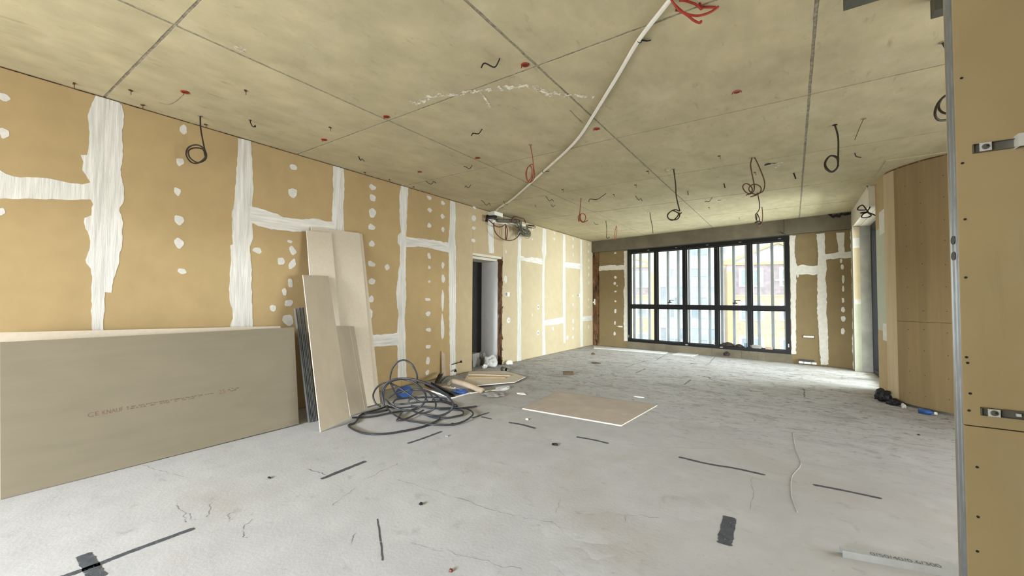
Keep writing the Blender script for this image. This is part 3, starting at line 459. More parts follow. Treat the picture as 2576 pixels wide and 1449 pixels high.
def tag(o, label=None, cat=None, group=None, kind=None):
    if label: o['label'] = label
    if cat: o['category'] = cat
    if group: o['group'] = group
    if kind: o['kind'] = kind
    return o
def thing(name, loc, label=None, cat=None, group=None, kind=None):
    o = bpy.data.objects.new(name, None)
    o.empty_display_size = 0.1
    o.location = loc
    COL.objects.link(o)
    ORG[o.name] = Vector(loc)
    return tag(o, label, cat, group, kind)
def clone(o, parent, offset):                  # a copy of a part that shares its mesh, moved by offset
    c = o.copy()
    COL.objects.link(c)
    c.parent = parent
    c.location = o.location + Vector(offset)
    ORG[c.name] = ORG[parent.name]
    return c

def smooth_path(pts, k=6):
    pts = [Vector(p) for p in pts]
    out = []
    for i in range(len(pts) - 1):
        p0, p1, p2, p3 = pts[max(i - 1, 0)], pts[i], pts[i + 1], pts[min(i + 2, len(pts) - 1)]
        for j in range(k):
            t = j / k
            out.append(0.5 * ((2 * p1) + (p2 - p0) * t + (2 * p0 - 5 * p1 + 4 * p2 - p3) * t * t + (3 * p1 - p0 - 3 * p2 + p3) * t ** 3))
    out.append(pts[-1])
    return out
def ragged(pts, step=0.035, amp=0.006, seed=0.0):     # 2D outline with a trowelled edge
    out = []
    n = len(pts)
    for i in range(n):
        a, b = Vector((*pts[i], 0)), Vector((*pts[(i + 1) % n], 0))
        L = (b - a).length
        k = max(1, min(40, int(L / step)))
        nr = Vector((-(b - a).y, (b - a).x, 0))
        if nr.length > 0: nr.normalize()
        for j in range(k):
            p = a + (b - a) * (j / k)
            d = mnoise.noise(Vector((p.x * 13 + seed, p.y * 13, seed * 3.1))) * amp * 2
            d += mnoise.noise(Vector((p.x * 45 + seed, p.y * 45, seed))) * amp * 0.8
            if j == 0: d *= 0.3
            out.append((p.x + nr.x * d, p.y + nr.y * d))
    return out
def blob(cx, cy, w, h, seed):
    rnd = random.Random(seed)
    n = rnd.choice((4, 5, 5, 6))
    a0 = rnd.uniform(0, 6.28)
    pts = []
    for k in range(n):
        a = a0 + 2 * math.pi * (k + rnd.uniform(-0.28, 0.28)) / n
        r = rnd.uniform(0.92, 1.25)
        pts.append((cx + math.cos(a) * w / 2 * r, cy + math.sin(a) * h / 2 * r))
    out = []                                  # knock the corners off a little
    for k in range(n):
        p, q, r_ = pts[k - 1], pts[k], pts[(k + 1) % n]
        out.append((q[0] + (p[0] - q[0]) * 0.18, q[1] + (p[1] - q[1]) * 0.18))
        out.append((q[0] + (r_[0] - q[0]) * 0.18, q[1] + (r_[1] - q[1]) * 0.18))
    return ragged(out, 0.02, 0.002, seed)

# ------------------------------------------------------------------ floor
mb = MB()
mb.add([(-2.5, -2.45, 0), (9.5, -2.45, 0), (9.5, 13.2, 0), (-2.5, 13.2, 0), (-2.5, -2.45, -0.25), (9.5, -2.45, -0.25), (9.5, 13.2, -0.25), (-2.5, 13.2, -0.25)],
       [[0, 1, 2, 3], [7, 6, 5, 4], [4, 5, 1, 0], [5, 6, 2, 1], [6, 7, 3, 2], [7, 4, 0, 3]])
floor = build('floor', mb, M_FLOOR, origin=(0, 0, 0), kind='structure')
for i, (pts, w) in enumerate(MARK + [(c, 0.0045 if k < 14 else 0.007) for k, c in enumerate(CRACKS)]):
    crack = i in (10, 13, 14, 15, 16, 17, 18, 19, 20) or i > 20
    fine = i > 20
    if not crack and w < 0.03: w *= 1.5
    path = smooth_path([(x, y, 0) for x, y in pts], 10)
    mb = MB()
    L, R = [], []
    for j, p in enumerate(path):
        t = (path[min(j + 1, len(path) - 1)] - path[max(j - 1, 0)]).normalized()
        s = Vector((-t.y, t.x, 0))
        ww = w * (0.5 if crack else 0.66) * (1 + 0.25 * mnoise.noise(Vector((j * 0.7, i * 3.3, 0))))
        if crack: ww *= (0.45 + 0.6 * abs(mnoise.noise(Vector((j * 0.4, i * 1.7, 2)))))
        elif j in (0, len(path) - 1): ww *= 0.7
        wob = s * (mnoise.noise(Vector((j * 0.5, i * 2.1, 5))) * (0.03 if crack else 0.003))
        L.append(p + s * ww + wob)
        R.append(p - s * ww + wob)
    n = len(L)
    zt = Vector((0, 0, 0.0012))
    vs = [p + zt for p in L] + [p + zt for p in R]
    mb.add(vs, [[j, n + j, n + j + 1, j + 1] for j in range(n - 1)])
    for f in mb.f: f.reverse() if (Vector(mb.v[f[1]]) - mb.v[f[0]]).cross(Vector(mb.v[f[2]]) - mb.v[f[0]]).z < 0 else None
    build('floor_crack' if crack else 'paint_mark', mb, (M_CRACKF if fine else M_CRACK) if crack else M_MARK, floor)
mb = MB()
mb.tube(smooth_path([(x, y, 0.0) for x, y in RIDGE], 8), 0.004, 8, r2=0.004)
build('screed_ridge', mb, M_FLOOR, floor)
for i, (x, y) in enumerate(DABS):                       # low dabs of mortar stuck to the screed
    mb = MB()
    n, m_ = 22, 5
    vs = [Vector((x, y, 0.006))]
    for q in range(1, m_ + 1):
        for k in range(n):
            a = 2 * math.pi * k / n
            r = q / m_ * (0.13 + 0.02 * i) * (1 + 0.45 * mnoise.noise(Vector((math.cos(a) * 1.5 + i * 4, math.sin(a) * 1.5, 0))))
            zz = 0.006 * (1 - (q / m_) ** 2) + 0.004 * mnoise.noise(Vector((x + r * math.cos(a), y + r * math.sin(a), i)) * 18) * (1 - (q / m_))
            vs.append(Vector((x + r * math.cos(a), y + r * math.sin(a), max(zz, 0.0003))))
    fs = [[0, 1 + k, 1 + (k + 1) % n] for k in range(n)]
    for q in range(m_ - 1):
        for k in range(n):
            k2 = (k + 1) % n
            fs.append([1 + q * n + k, 1 + (q + 1) * n + k, 1 + (q + 1) * n + k2, 1 + q * n + k2])
    mb.add(vs, fs, 0, True)
    build('mortar_dab', mb, M_FLOOR, floor)

# ------------------------------------------------------------------ ceiling: slab with one panel per formwork sheet
mb = MB().span((-0.3, -2.45, CH + 0.004), (9.5, 13.2, CH + 0.3))
ceiling = build('ceiling', mb, M_JOINT, origin=(0, 0, CH), kind='structure')
gx = [-0.02, 1.846, 3.712, 5.586, 7.46, 9.4]
gy = [-2.4, -0.86, 1.017, 2.882, 4.714, 6.574, 8.43, 10.18, 11.07, 12.9]
rc = random.Random(3)
for i in range(len(gx) - 1):
    for j in range(len(gy) - 1):
        yb = gy[j + 1]
        g = 0.0105 if yb < 6 else (0.010 if yb < 9 else 0.009)
        ga = 0.0105 if gy[j] < 6 else (0.010 if gy[j] < 9 else 0.009)
        dz = rc.uniform(-0.0012, 0.0012)
        x0, x1, y0, y1 = gx[i] + 0.0115, gx[i + 1] - 0.0115, gy[j] + ga, yb - g
        mb = MB()
        ed = []                                # the edge of a formwork sheet is never quite straight
        for (ax, ay, bx, by) in ((x0, y0, x1, y0), (x1, y0, x1, y1), (x1, y1, x0, y1), (x0, y1, x0, y0)):
            n = max(2, int(math.hypot(bx - ax, by - ay) / 0.06))
            for k in range(n):
                t = k / n
                w = 0 if k == 0 else 0.0045 * mnoise.noise(Vector((ax + (bx - ax) * t, ay + (by - ay) * t, 0)) * 9 + Vector((i * 3.1, j * 1.7, 0))) - 0.001
                ed.append((ax + (bx - ax) * t + (w if ax == bx else 0), ay + (by - ay) * t + (w if ay == by else 0), CH + dz))
        mb.poly(ed, (0, 0, 0.02))
        build('ceiling_panel', mb, M_CEIL, ceiling)

# the slab drops a little over the side window and the bent wall
mb = MB().poly([(6.515, 11.62, CH - 0.014), (6.515, 7.49, CH - 0.014), (8.66, 7.46, CH - 0.014), (8.66, 11.62, CH - 0.014)], (0, 0, 0.013))
build('ceiling_panel', mb, M_CEIL, ceiling)
def ceil_smear(pts, w, name, m, seed):
    mb = MB()
    path = smooth_path([(x, y, CH - 0.0035) for x, y in pts], 8)
    L, R = [], []
    for j, p in enumerate(path):
        t = (path[min(j + 1, len(path) - 1)] - path[max(j - 1, 0)]).normalized()
        s = Vector((-t.y, t.x, 0))
        a = w * (0.35 + abs(mnoise.noise(Vector((j * 0.35, seed, 0)))) * 1.6)
        b = w * (0.35 + abs(mnoise.noise(Vector((j * 0.35, seed, 9)))) * 1.6)
        L.append(p + s * a); R.append(p - s * b)
    n = len(L)
    mb.add(L + R, [[j, j + 1, n + j + 1, n + j] for j in range(n - 1)])
    build(name, mb, m, ceiling)
M_SMEAR = mat('lime_bloom', (0.74, 0.69, 0.55), 0.95, 0.10, 20, alpha=(17, 0.42, 0.58))
ceil_smear(SMEAR, 0.05, 'lime_streak', M_SMEAR, 1.0)
ceil_smear(SMEAR2, 0.02, 'lime_streak', M_SMEAR, 4.0)
ceil_smear(SCRATCH, 0.004, 'ceiling_scratch', M_JOINT, 2.0)
ceil_smear(SCRATCH2, 0.006, 'ceiling_scratch', M_JOINT, 6.0)
for a, b in SMEAR3:
    ceil_smear([a, ((a[0] + b[0]) / 2 + 0.02, (a[1] + b[1]) / 2), b], 0.06, 'lime_streak', M_SMEAR, a[0])

# ------------------------------------------------------------------ left wall
DY0, DY1, DZ = 6.53, 7.59, 2.432
mb = MB()
mb.span((-0.13, -2.45, 0), (-0.0135, DY0, CH + 0.02)).span((-0.13, DY1, 0), (-0.0135, 13.0, CH + 0.02)).span((-0.13, DY0, DZ), (-0.0135, DY1, CH + 0.02))
wall_left = build('wall_left', mb, M_RUST, origin=(0, 0, 0), kind='structure')
cols = [-2.44, -2.42, -2.40, -1.38, -0.18, 1.01, 2.27, 3.50, 4.70, 5.92, 7.13, 8.27, 9.46, 10.66, 11.84, 12.69]
joints = {0: [1.2], 1: [2.43], 2: [1.2], 3: [0.9], 4: [2.43], 5: [0.9], 6: [2.468], 7: [0.807], 8: [2.48], 9: [], 10: [], 11: [2.481], 12: [0.882], 13: [2.474], 14: [0.884]}
G = 0.0015
M_TANM = mat('tan_board_paper_half_lit', (0.44, 0.345, 0.205), 0.9, 0.05, 5, var2=0.06, scale2=0.7)  # paler tan in place of stronger light around the doorway
M_TANP = mat('tan_board_paper_pale_lit', (0.50, 0.415, 0.27), 0.9, 0.05, 5, var2=0.06, scale2=0.7)  # palest tan: brighter light on the far wall put into the colour
def board_rect(y0, y1, z0, z1):
    mb = MB().span((-0.0125, y0 + G, z0 + G), (0.0, y1 - G, z1 - G))
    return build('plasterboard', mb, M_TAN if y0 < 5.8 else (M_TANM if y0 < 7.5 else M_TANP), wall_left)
for i in range(len(cols) - 1):
    y0, y1 = cols[i], cols[i + 1]
    zs = [0.006] + joints.get(i, []) + [CH - 0.012]
    if y0 < DY0 < y1:                      # beside and above the doorway
        board_rect(y0, DY0, 0.006, CH - 0.012)
        board_rect(DY0, y1, DZ, CH - 0.012)
    elif y0 < DY1 < y1:
        board_rect(y0, DY1, DZ, CH - 0.012)
        board_rect(DY1, y1, 0.006, CH - 0.012)
    else:
        for k in range(len(zs) - 1):
            board_rect(y0, y1, zs[k], zs[k + 1])
for i, outl in enumerate(LEFT_COMPOUND):
    mb = MB()
    pts = ragged(outl, 0.03, 0.006, i * 1.7)
    mb.poly([(0.0004, y, min(z, CH - 0.013)) for y, z in pts], (0.0022 + 0.0003 * (i % 3), 0, 0))
    ys = [p[0] for p in outl]; zs = [p[1] for p in outl]
    build('joint_compound', mb, M_COMPH if (max(ys) - min(ys)) > (max(zs) - min(zs)) else M_COMP, wall_left)
for i, (y, z, w, h) in enumerate(LEFT_PATCH):
    mb = MB()
    mb.poly([(0.0004, a, b) for a, b in blob(y, z, w, h, i)], (0.0012 + 0.00011 * (i % 7), 0, 0))
    build('filler_patch', mb, M_PATCH, wall_left)
# doorway lining: raw edge on the far side, white side wall beyond, plaster under the lintel
mb = MB()
rj = random.Random(5)
for k in range(26):
    z0 = 0.02 + k * 0.093
    d = rj.uniform(0.004, 0.03)
    mb.box((-0.055 + rj.uniform(-0.02, 0.02), DY1 - d / 2 + 0.001, z0 + 0.045), (0.09 + rj.uniform(-0.03, 0.02), d, rj.uniform(0.06, 0.12)), Euler((rj.uniform(-.2, .2), rj.uniform(-.3, .3), 0)).to_matrix())
build('raw_jamb_edge', mb, M_RUST, wall_left)
mb = MB().span((-0.58, DY1 - 0.03, 0), (-0.128, DY1 + 0.10, DZ + 0.1))
build('side_lining', mb, M_WHITE, wall_left)
mb = MB().span((-0.6, DY0 - 0.12, DZ - 0.10), (-0.128, DY1 + 0.1, DZ + 0.12))
mb.span((-0.128, DY0, DZ - 0.05), (-0.012, DY1 - 0.02, DZ + 0.01))
build('lintel_plaster', mb, M_SOFFIT, wall_left)
mb = MB().span((-0.58, DY0 - 0.15, 0), (-0.128, DY0 - 0.02, DZ + 0.1))
build('side_lining', mb, M_WHITE, wall_left)
door1 = thing('door_1', (-0.6, DY0, 0), kind='structure')
build('dark_sheet', MB().span((-0.64, DY0 - 0.1, 0.012), (-0.592, DY1 + 0.05, DZ - 0.02)), M_DOORDARK, door1)  # dark sheet in place of the unlit room beyond
build('door_frame', MB().span((-0.592, DY0 - 0.02, 0.002), (-0.55, DY0 + 0.06, DZ - 0.11)), M_DOORDARK, door1)

# ------------------------------------------------------------------ window wall
WS0, WS1, WZ0, WZ1 = 1.262, 5.469, 0.212, 3.012
BW_END = 6.62
def bbox(mb, s0, s1, z0, z1, o0, o1, mi=0):
    a = [bp(s0, z0, o1), bp(s1, z0, o1), bp(s1, z0, o0), bp(s0, z0, o0)]
    b = [bp(s0, z1, o1), bp(s1, z1, o1), bp(s1, z1, o0), bp(s0, z1, o0)]
    return mb.hexa(a, b, mi)
mb = MB()
bbox(mb, -0.05, WS0, 0, 3.03, -0.25, -0.0135)
bbox(mb, WS1, BW_END, 0, 3.03, -0.25, -0.0135)
wall_back = build('wall_back', mb, M_RUST, origin=(0, 12.7, 0), kind='structure')
def back_board(s0, s1, z0, z1):
    build('plasterboard', bbox(MB(), s0 + G, s1 - G, z0 + G, z1 - G, -0.0125, 0.0), M_TAN3, wall_back)
M_TAN3 = mat('tan_board_paper_back_shaded', (0.20, 0.147, 0.072), 0.9, 0.05, 5, var2=0.06, scale2=0.7)  # same paper, darkened to carry the window wall's shade
back_board(0.245, WS0, 2.47, 3.028); back_board(0.245, WS0, 0.006, 2.47)
back_board(WS1, 6.0, 2.17, 3.028); back_board(WS1, 6.0, 0.006, 2.17)
back_board(6.0, 6.605, 2.46, 3.028); back_board(6.0, 6.605, 0.006, 2.46)
for i, outl in enumerate(BACK_COMPOUND):
    mb = MB()
    pts = ragged(outl, 0.04, 0.008, 50 + i * 1.7)
    mb.poly([bp(s, min(z, 3.025), 0.0004) for s, z in pts], -NB * (0.0022 + 0.0003 * (i % 3)))
    build('joint_compound', mb, M_PATCH, wall_back)
for i, (s, z, w, h) in enumerate(BACK_PATCH):
    mb = MB()
    mb.poly([bp(a, b, 0.0004) for a, b in blob(s, z, w, h, 100 + i)], -NB * 0.0015)
    build('filler_patch', mb, M_PATCH, wall_back)
build('steel_post', bbox(bbox(MB(), 0.012, 0.20, 0.0, 3.0, -0.013, 0.012), 0.20, 0.245, 0.0, 3.0, -0.013, -0.008), M_RUST, wall_back)
build('post_bracket', bbox(bbox(MB(), 0.03, 0.10, 1.37, 1.42, 0.0, 0.05), 0.06, 0.10, 1.32, 1.5, 0.0, 0.03), M_GYPSUM, wall_back)
# beam above, sill upstand below
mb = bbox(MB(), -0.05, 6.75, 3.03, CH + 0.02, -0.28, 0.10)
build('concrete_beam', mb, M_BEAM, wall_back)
mb = MB()
n = 24
for k in range(n):                                        # rough cast upstand
    s0, s1 = WS0 - 0.02 + (WS1 - WS0 + 0.05) * k / n, WS0 - 0.02 + (WS1 - WS0 + 0.05) * (k + 1) / n
    o = 0.035 + 0.012 * mnoise.noise(Vector((k * 0.8, 0, 0)))
    bbox(mb, s0, s1, 0.0, WZ0 - 0.004 + 0.008 * mnoise.noise(Vector((k * 1.3, 3, 0))), -0.25, o)
build('sill_upstand', mb, M_BEAM, wall_back)

# ------------------------------------------------------------------ the window
win = thing('window_1', bp(WS0, WZ0), kind='structure')
FW_ = 0.085
mb = MB()
bbox(mb, WS0, WS0 + FW_, WZ0, WZ1, -0.10, 0.015); bbox(mb, WS1 - FW_, WS1, WZ0, WZ1, -0.10, 0.015)
bbox(mb, WS0 + FW_, WS1 - FW_, WZ1 - 0.11, WZ1, -0.10, 0.015); bbox(mb, WS0 + FW_, WS1 - FW_, WZ0, WZ0 + 0.07, -0.10, 0.015)
build('window_frame', mb, M_BLACK, win)
ml = [m[0] for m in MULL]
first = None
for s in ml:
    build('mullion', bbox(MB(), s - 0.045, s + 0.045, WZ0 + 0.07, WZ1 - 0.11, -0.11, 0.02), M_BLACK, win)
edges = [WS0 + FW_] + sum([[s - 0.045, s + 0.045] for s in ml], []) + [WS1 - FW_]
for i in range(5):
    s0, s1 = edges[2 * i], edges[2 * i + 1]
    zt = TRANSOM[0][1] - 0.01
    build('transom', bbox(MB(), s0, s1, zt - 0.045, zt + 0.045, -0.10, 0.012), M_BLACK, win)
    for z0, z1 in ((WZ0 + 0.07, zt - 0.045), (zt + 0.045, WZ1 - 0.11)):
        fr = MB()
        w = 0.022
        bbox(fr, s0, s0 + w, z0, z1, -0.085, -0.05); bbox(fr, s1 - w, s1, z0, z1, -0.085, -0.05)
        bbox(fr, s0 + w, s1 - w, z0, z0 + w, -0.085, -0.05); bbox(fr, s0 + w, s1 - w, z1 - w, z1, -0.085, -0.05)
        c = build('casement', fr, M_BLACK, win)
        build('pane', bbox(MB(), s0 + w, s1 - w, z0 + w, z1 - w, -0.072, -0.064), M_GLASS, c)
        build('glazing_bead', bbox(bbox(MB(), s0 + w, s0 + w + 0.012, z0 + w, z1 - w, -0.062, -0.05), s1 - w - 0.006, s1 - w, z0 + w, z1 - w, -0.062, -0.05), M_GYPSUM, c)
for s, z in HANDLE:
    mb = bbox(MB(), s - 0.06, s + 0.05, z + 0.02, z + 0.045, 0.012, 0.03)
    bbox(mb, s - 0.012, s + 0.012, z + 0.045, z + 0.10, 0.012, 0.035)
    bbox(mb, s - 0.012, s + 0.13, z + 0.09, z + 0.108, 0.02, 0.045)
    build('window_handle', mb, M_BLACK, win)
for s in (1.95, 2.78, 3.62, 4.42, 5.28):
    build('drain_cap', bbox(MB(), s - 0.03, s + 0.03, WZ1 - 0.065, WZ1 - 0.05, 0.014, 0.02), M_STEEL, win)
for s, z in ((1.30, 0.36), (3.05, 0.245), (3.78, 0.33), (3.95, 0.25), (5.43, 0.40)):
    build('drain_cap', bbox(MB(), s - 0.012, s + 0.012, z - 0.03, z + 0.05, 0.014, 0.02) if z > 0.3 else bbox(MB(), s - 0.035, s + 0.035, z - 0.012, z + 0.012, 0.014, 0.02), M_STEEL, win)
for s in FIN:
    mb = bbox(bbox(MB(), s - 0.024, s + 0.024, -0.3, 3.6, -0.36, -0.26), s + 0.024, s + 0.036, -0.3, 3.6, -0.30, -0.26)
    build('facade_fin', mb, M_FIN, win)

# ------------------------------------------------------------------ right wall: deep side window, then the bent board wall
wr = thing('wall_right', (6.6, 9.0, 0), kind='structure')
RY0, RY1 = 9.0, 11.2
mb = MB().span((6.5, RY1, 0), (6.607, 11.56, 3.03)); build('pier_board', mb, M_GREEN, wr)
build('filler_patch', MB().span((6.502, RY1 - 0.002, 2.58), (6.605, RY1 + 0.001, 2.79)), M_PATCH, wr)
build('filler_patch', MB().span((6.502, RY1 - 0.002, 1.40), (6.605, RY1 + 0.001, 1.50)), M_PATCH, wr)
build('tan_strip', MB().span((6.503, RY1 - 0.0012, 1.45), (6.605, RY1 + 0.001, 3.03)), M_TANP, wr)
build('corner_bead', MB().span((6.494, RY1 - 0.004, 0.0), (6.503, RY1 + 0.06, 3.05)), M_COMP, wr)
build('concrete_pier', MB().span((6.607, RY1, 0), (7.3, 11.7, 3.03)), M_PIER, wr)
mb = MB().span((6.5, RY0 - 0.02, 3.04), (6.62, 11.7, CH + 0.02)); build('lintel_board', mb, M_SOFFIT, wr)
mb = MB().span((6.62, RY0 - 0.02, 3.03), (7.3, 11.7, CH + 0.02)); build('lintel_soffit', mb, M_SOFFIT, wr)
d2 = thing('door_2', (6.85, 10.1, 0), kind='structure')
mb = MB().span((6.78, RY1 - 0.16, 0), (6.93, RY1, 3.03)).span((6.78, RY0, 0), (6.93, RY0 + 0.16, 3.03)).span((6.78, RY0 + 0.16, 2.9), (6.93, RY1 - 0.16, 3.03)).span((6.78, RY0 + 0.16, 0), (6.93, RY1 - 0.16, 0.09))
build('door_frame', mb, M_BLACK, d2)
build('door_stile', MB().span((6.80, 10.02, 0.09), (6.90, 10.18, 2.9)), M_BLACK, d2)
for y0, y1 in ((RY0 + 0.16, 10.02), (10.18, RY1 - 0.16)):
    build('pane', MB().span((6.845, y0, 0.09), (6.853, y1, 2.9)), M_GLASS, d2)
# bent wall
PATH = [(6.585, 9.0), (6.585, 8.55), (6.59, 8.33), (6.61, 8.15), (6.665, 8.0), (6.76, 7.85), (6.88, 7.70), (7.0, 7.60), (7.16, 7.51), (7.4, 7.43), (7.8, 7.36), (8.7, 7.28)]
sp = smooth_path([(x, y, 0) for x, y in PATH], 4)
def bent(path, z0, z1, t, mi=0, off=0.0):
    mb = MB()
    A, B = [], []
    for j, p in enumerate(path):
        tt = (path[min(j + 1, len(path) - 1)] - path[max(j - 1, 0)]).normalized()
        nr = Vector((tt.y, -tt.x, 0))
        if nr.x > 0.0 and nr.y > 0: nr = -nr
        if nr.x > 0: nr = -nr
        A.append(p + nr * off); B.append(p - nr * (t - off))
    n = len(A)
    z0v, z1v = Vector((0, 0, z0)), Vector((0, 0, z1))
    vs = [p + z0v for p in A] + [p + z1v for p in A] + [p + z0v for p in B] + [p + z1v for p in B]
    fs = []
    for j in range(n - 1):
        fs.append([j, n + j, n + j + 1, j + 1])
        fs.append([2 * n + j, 2 * n + j + 1, 3 * n + j + 1, 3 * n + j])
        fs.append([n + j, 3 * n + j, 3 * n + j + 1, n + j + 1])
        fs.append([j, j + 1, 2 * n + j + 1, 2 * n + j])
    fs.append([0, 2 * n, 3 * n, n]); fs.append([n - 1, 2 * n - 1, 4 * n - 1, 3 * n - 1])
    mb.add(vs, fs)
    return mb
flat, curve, turn = sp[:11], sp[10:], sp[9:17]
M_TANT = mat('tan_board_paper_turn_lit', (0.46, 0.36, 0.22), 0.9, 0.07, 3, stretch=(6, 6, 0.25), var2=0.06)  # side light on the turn, put into a paler tan
build('flat_board', bent(flat, 0.0, 1.0, 0.1), M_TAN, wr)
build('flat_board', bent(flat, 1.0, 2.62, 0.1), M_GREEN, wr)
build('flat_board', bent(flat, 2.62, CH, 0.1), M_TAN, wr)
build('filler_patch', bent(flat[3:], 2.5, 2.86, 0.004, off=0.002), M_PATCH, wr)
build('filler_patch', bent(flat[4:], 0.86, 1.12, 0.004, off=0.002), M_PATCH, wr)
build('lit_turn_strip', bent(turn, 0.06, CH - 0.034, 0.004, off=0.003), M_TANT, wr)  # thin strip standing in for light wrapping round the turn
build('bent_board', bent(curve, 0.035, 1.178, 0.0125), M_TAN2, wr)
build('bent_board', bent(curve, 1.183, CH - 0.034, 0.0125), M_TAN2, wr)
build('floor_track', bent(curve, 0.0, 0.034, 0.05, off=-0.012), M_STEELD, wr)
build('shade_backing', bent(curve, 0.0, CH, 0.1, off=-0.0135), M_RUST, wr)  # dark colour paints the shade in the gap under the ceiling
mb = MB()                                             # wall behind the bent boards, closing the room
mb.span((8.68, -2.4, 0), (8.8, 2.4, CH)); mb.span((8.68, 6.2, 0), (8.8, 7.3, CH)); mb.span((8.68, 2.4, 2.35), (8.8, 6.2, CH)); mb.span((8.68, 2.4, 0), (8.8, 6.2, 0.15)); mb.span((6.62, 8.98, 0), (7.3, 9.0, 3.03))  # side opening added to let the side lamp through
build('core', mb, M_WHITE, wr)
# screws in the bent boards
scr0 = None
rs = random.Random(11)
cum = 0.0
marks = [(0.42, 0), (0.62, 1), (0.86, 2), (1.12, 3)]
for target, row in marks:
    acc = 0.0
    for j in range(len(curve) - 1):
        seg = (curve[j + 1] - curve[j]).length
        if acc + seg > target:
            p = curve[j].lerp(curve[j + 1], (target - acc) / seg)
            tt = (curve[j + 1] - curve[j]).normalized()
            nr = Vector((tt.y, -tt.x, 0))
            if nr.x > 0: nr = -nr
            break
        acc += seg
    for zi in range(11):
        z = 0.2 + zi * 0.29 + rs.uniform(-0.03, 0.03)
        if 1.15 < z < 1.21: continue
        q = p + nr * 0.0005 + Vector((0, 0, z))
        build('screw', MB().disc(q, nr, 0.005, 0.0015, 8), M_SCREW, wr)

# ------------------------------------------------------------------ near partition, end on
wp = thing('wall_partition', (5.81, 1.62, 0), kind='structure')
PX, PY = 5.811, 1.62
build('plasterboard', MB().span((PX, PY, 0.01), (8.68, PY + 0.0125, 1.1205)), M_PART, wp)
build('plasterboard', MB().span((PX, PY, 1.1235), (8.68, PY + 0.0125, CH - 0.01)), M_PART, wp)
mb = MB()
mb.span((PX + 0.001, PY + 0.0126, 0), (PX + 0.0022, PY + 0.088, CH)); mb.span((PX + 0.001, PY + 0.0126, 0), (PX + 0.045, PY + 0.0138, CH)); mb.span((PX + 0.001, PY + 0.0868, 0), (PX + 0.045, PY + 0.088, CH))
mb.span((PX - 0.001, PY + 0.030, 0), (PX + 0.001, PY + 0.034, CH)); mb.span((PX - 0.001, PY + 0.062, 0), (PX + 0.001, PY + 0.066, CH))
build('metal_stud', mb, M_STEEL, wp)
for z in (1.585, 1.63, 0.585, 0.615):
    mb = MB()
    ring = [(PX - 0.0015, PY + 0.05 + 0.020 * math.cos(a), z + 0.012 * math.sin(a)) for a in [2 * math.pi * k / 14 for k in range(14)]]
    mb.poly(ring, (-0.0006, 0, 0))
    build('service_hole', mb, M_SCREW, wp)
build('plasterboard', MB().span((PX + 0.003, PY + 0.089, 0.01), (8.68, PY + 0.1015, CH - 0.01)), M_TAN, wp)
for x, z in PSCREW:
    build('screw', MB().disc((x, PY - 0.0002, z), (0, -1, 0), 0.0032, 0.0012, 10), M_SCREW, wp)

# wall behind the camera with the low wide opening the daylight comes through
mb = MB().span((-0.13, -2.45, 0), (0.8, -2.25, CH)).span((4.2, -2.45, 0), (8.8, -2.25, CH)).span((0.8, -2.45, 2.5), (4.2, -2.25, CH)).span((0.8, -2.45, 0), (4.2, -2.25, 0.1))
build('wall_front', mb, M_TAN, origin=(4, -3.1, 0), kind='structure')

# ------------------------------------------------------------------ boards leaning on the left wall
def slab(quad, t, m_face, name, label=None, cat=None, parent=None, group=None, back=True):
    q = [Vector(p) for p in quad]                       # tl, tr, br, bl of the front face
    n = (q[1] - q[2]).cross(q[3] - q[2]).normalized()
    if n.x < 0: n = -n
    b = [p - n * t for p in q]
    lift = -min(p.z for p in q + b)
    q = [p + Vector((0, 0, lift)) for p in q]; b = [p + Vector((0, 0, lift)) for p in b]
    mb = MB()
    # front, back, then four edges
    fs = [[3, 2, 1, 0], [4, 5, 6, 7], [0, 1, 5, 4], [1, 2, 6, 5], [2, 3, 7, 6], [3, 0, 4, 7]]
    mb.add(q + b, fs, [0, 0, 1, 1, 1, 1])
    o = build(name, mb, [m_face, M_GYPSUM], parent=parent, origin=None if parent else ((q[2] + q[3] + b[2] + b[3]) / 4), label=label, cat=cat, group=group)
    return o, q, n
big, bq, bn = slab(BIG, 0.0125, M_BEIGE, 'plasterboard_sheet', 'large beige plasterboard sheet lying on its long edge against left wall, brown print on it', 'plasterboard')
bigb = [Vector(p) - Vector((0.03, 0, 0)) for p in BIG]
bigb[0] += Vector((-0.22, 0, 0.06)); bigb[1] += Vector((-0.20, -0.05, 0.006))
bigb[2] += Vector((-0.02, -0.06, 0)); bigb[3] += Vector((-0.02, 0, 0))
slab(bigb, 0.0125, M_IVORY, 'plasterboard_sheet', 'second wide plasterboard sheet behind the printed one, only its top edge showing', 'plasterboard')
slab(B3, 0.0125, M_IVORY, 'plasterboard_sheet', 'tallest wide ivory plasterboard leaning on left wall behind narrower offcuts', 'plasterboard')
slab(B4, 0.0125, M_IVORY, 'plasterboard_sheet', 'tall ivory plasterboard rearmost of leaning stack, showing as strip on the right', 'plasterboard')
slab(B2, 0.0125, M_IVORY, 'plasterboard_offcut', 'narrow tall ivory plasterboard strip between front beige strip and widest sheet', 'plasterboard')
slab(B1, 0.0125, M_BEIGE2, 'plasterboard_offcut', 'narrow beige plasterboard strip leaning in front of the other offcuts', 'plasterboard')
b5, q5, n5 = slab(B5, 0.0125, M_BEIGE2, 'plasterboard_offcut', 'short beige plasterboard offcut leaning behind the black cable coil', 'plasterboard')
cl = [q5[0].lerp(q5[1], 0.72), q5[0].lerp(q5[1], 0.75), q5[3].lerp(q5[2], 0.86), q5[3].lerp(q5[2], 0.83)]
build('crease', MB().poly([p + n5 * 0.0003 for p in cl], n5 * 0.001), M_CARD, b5)
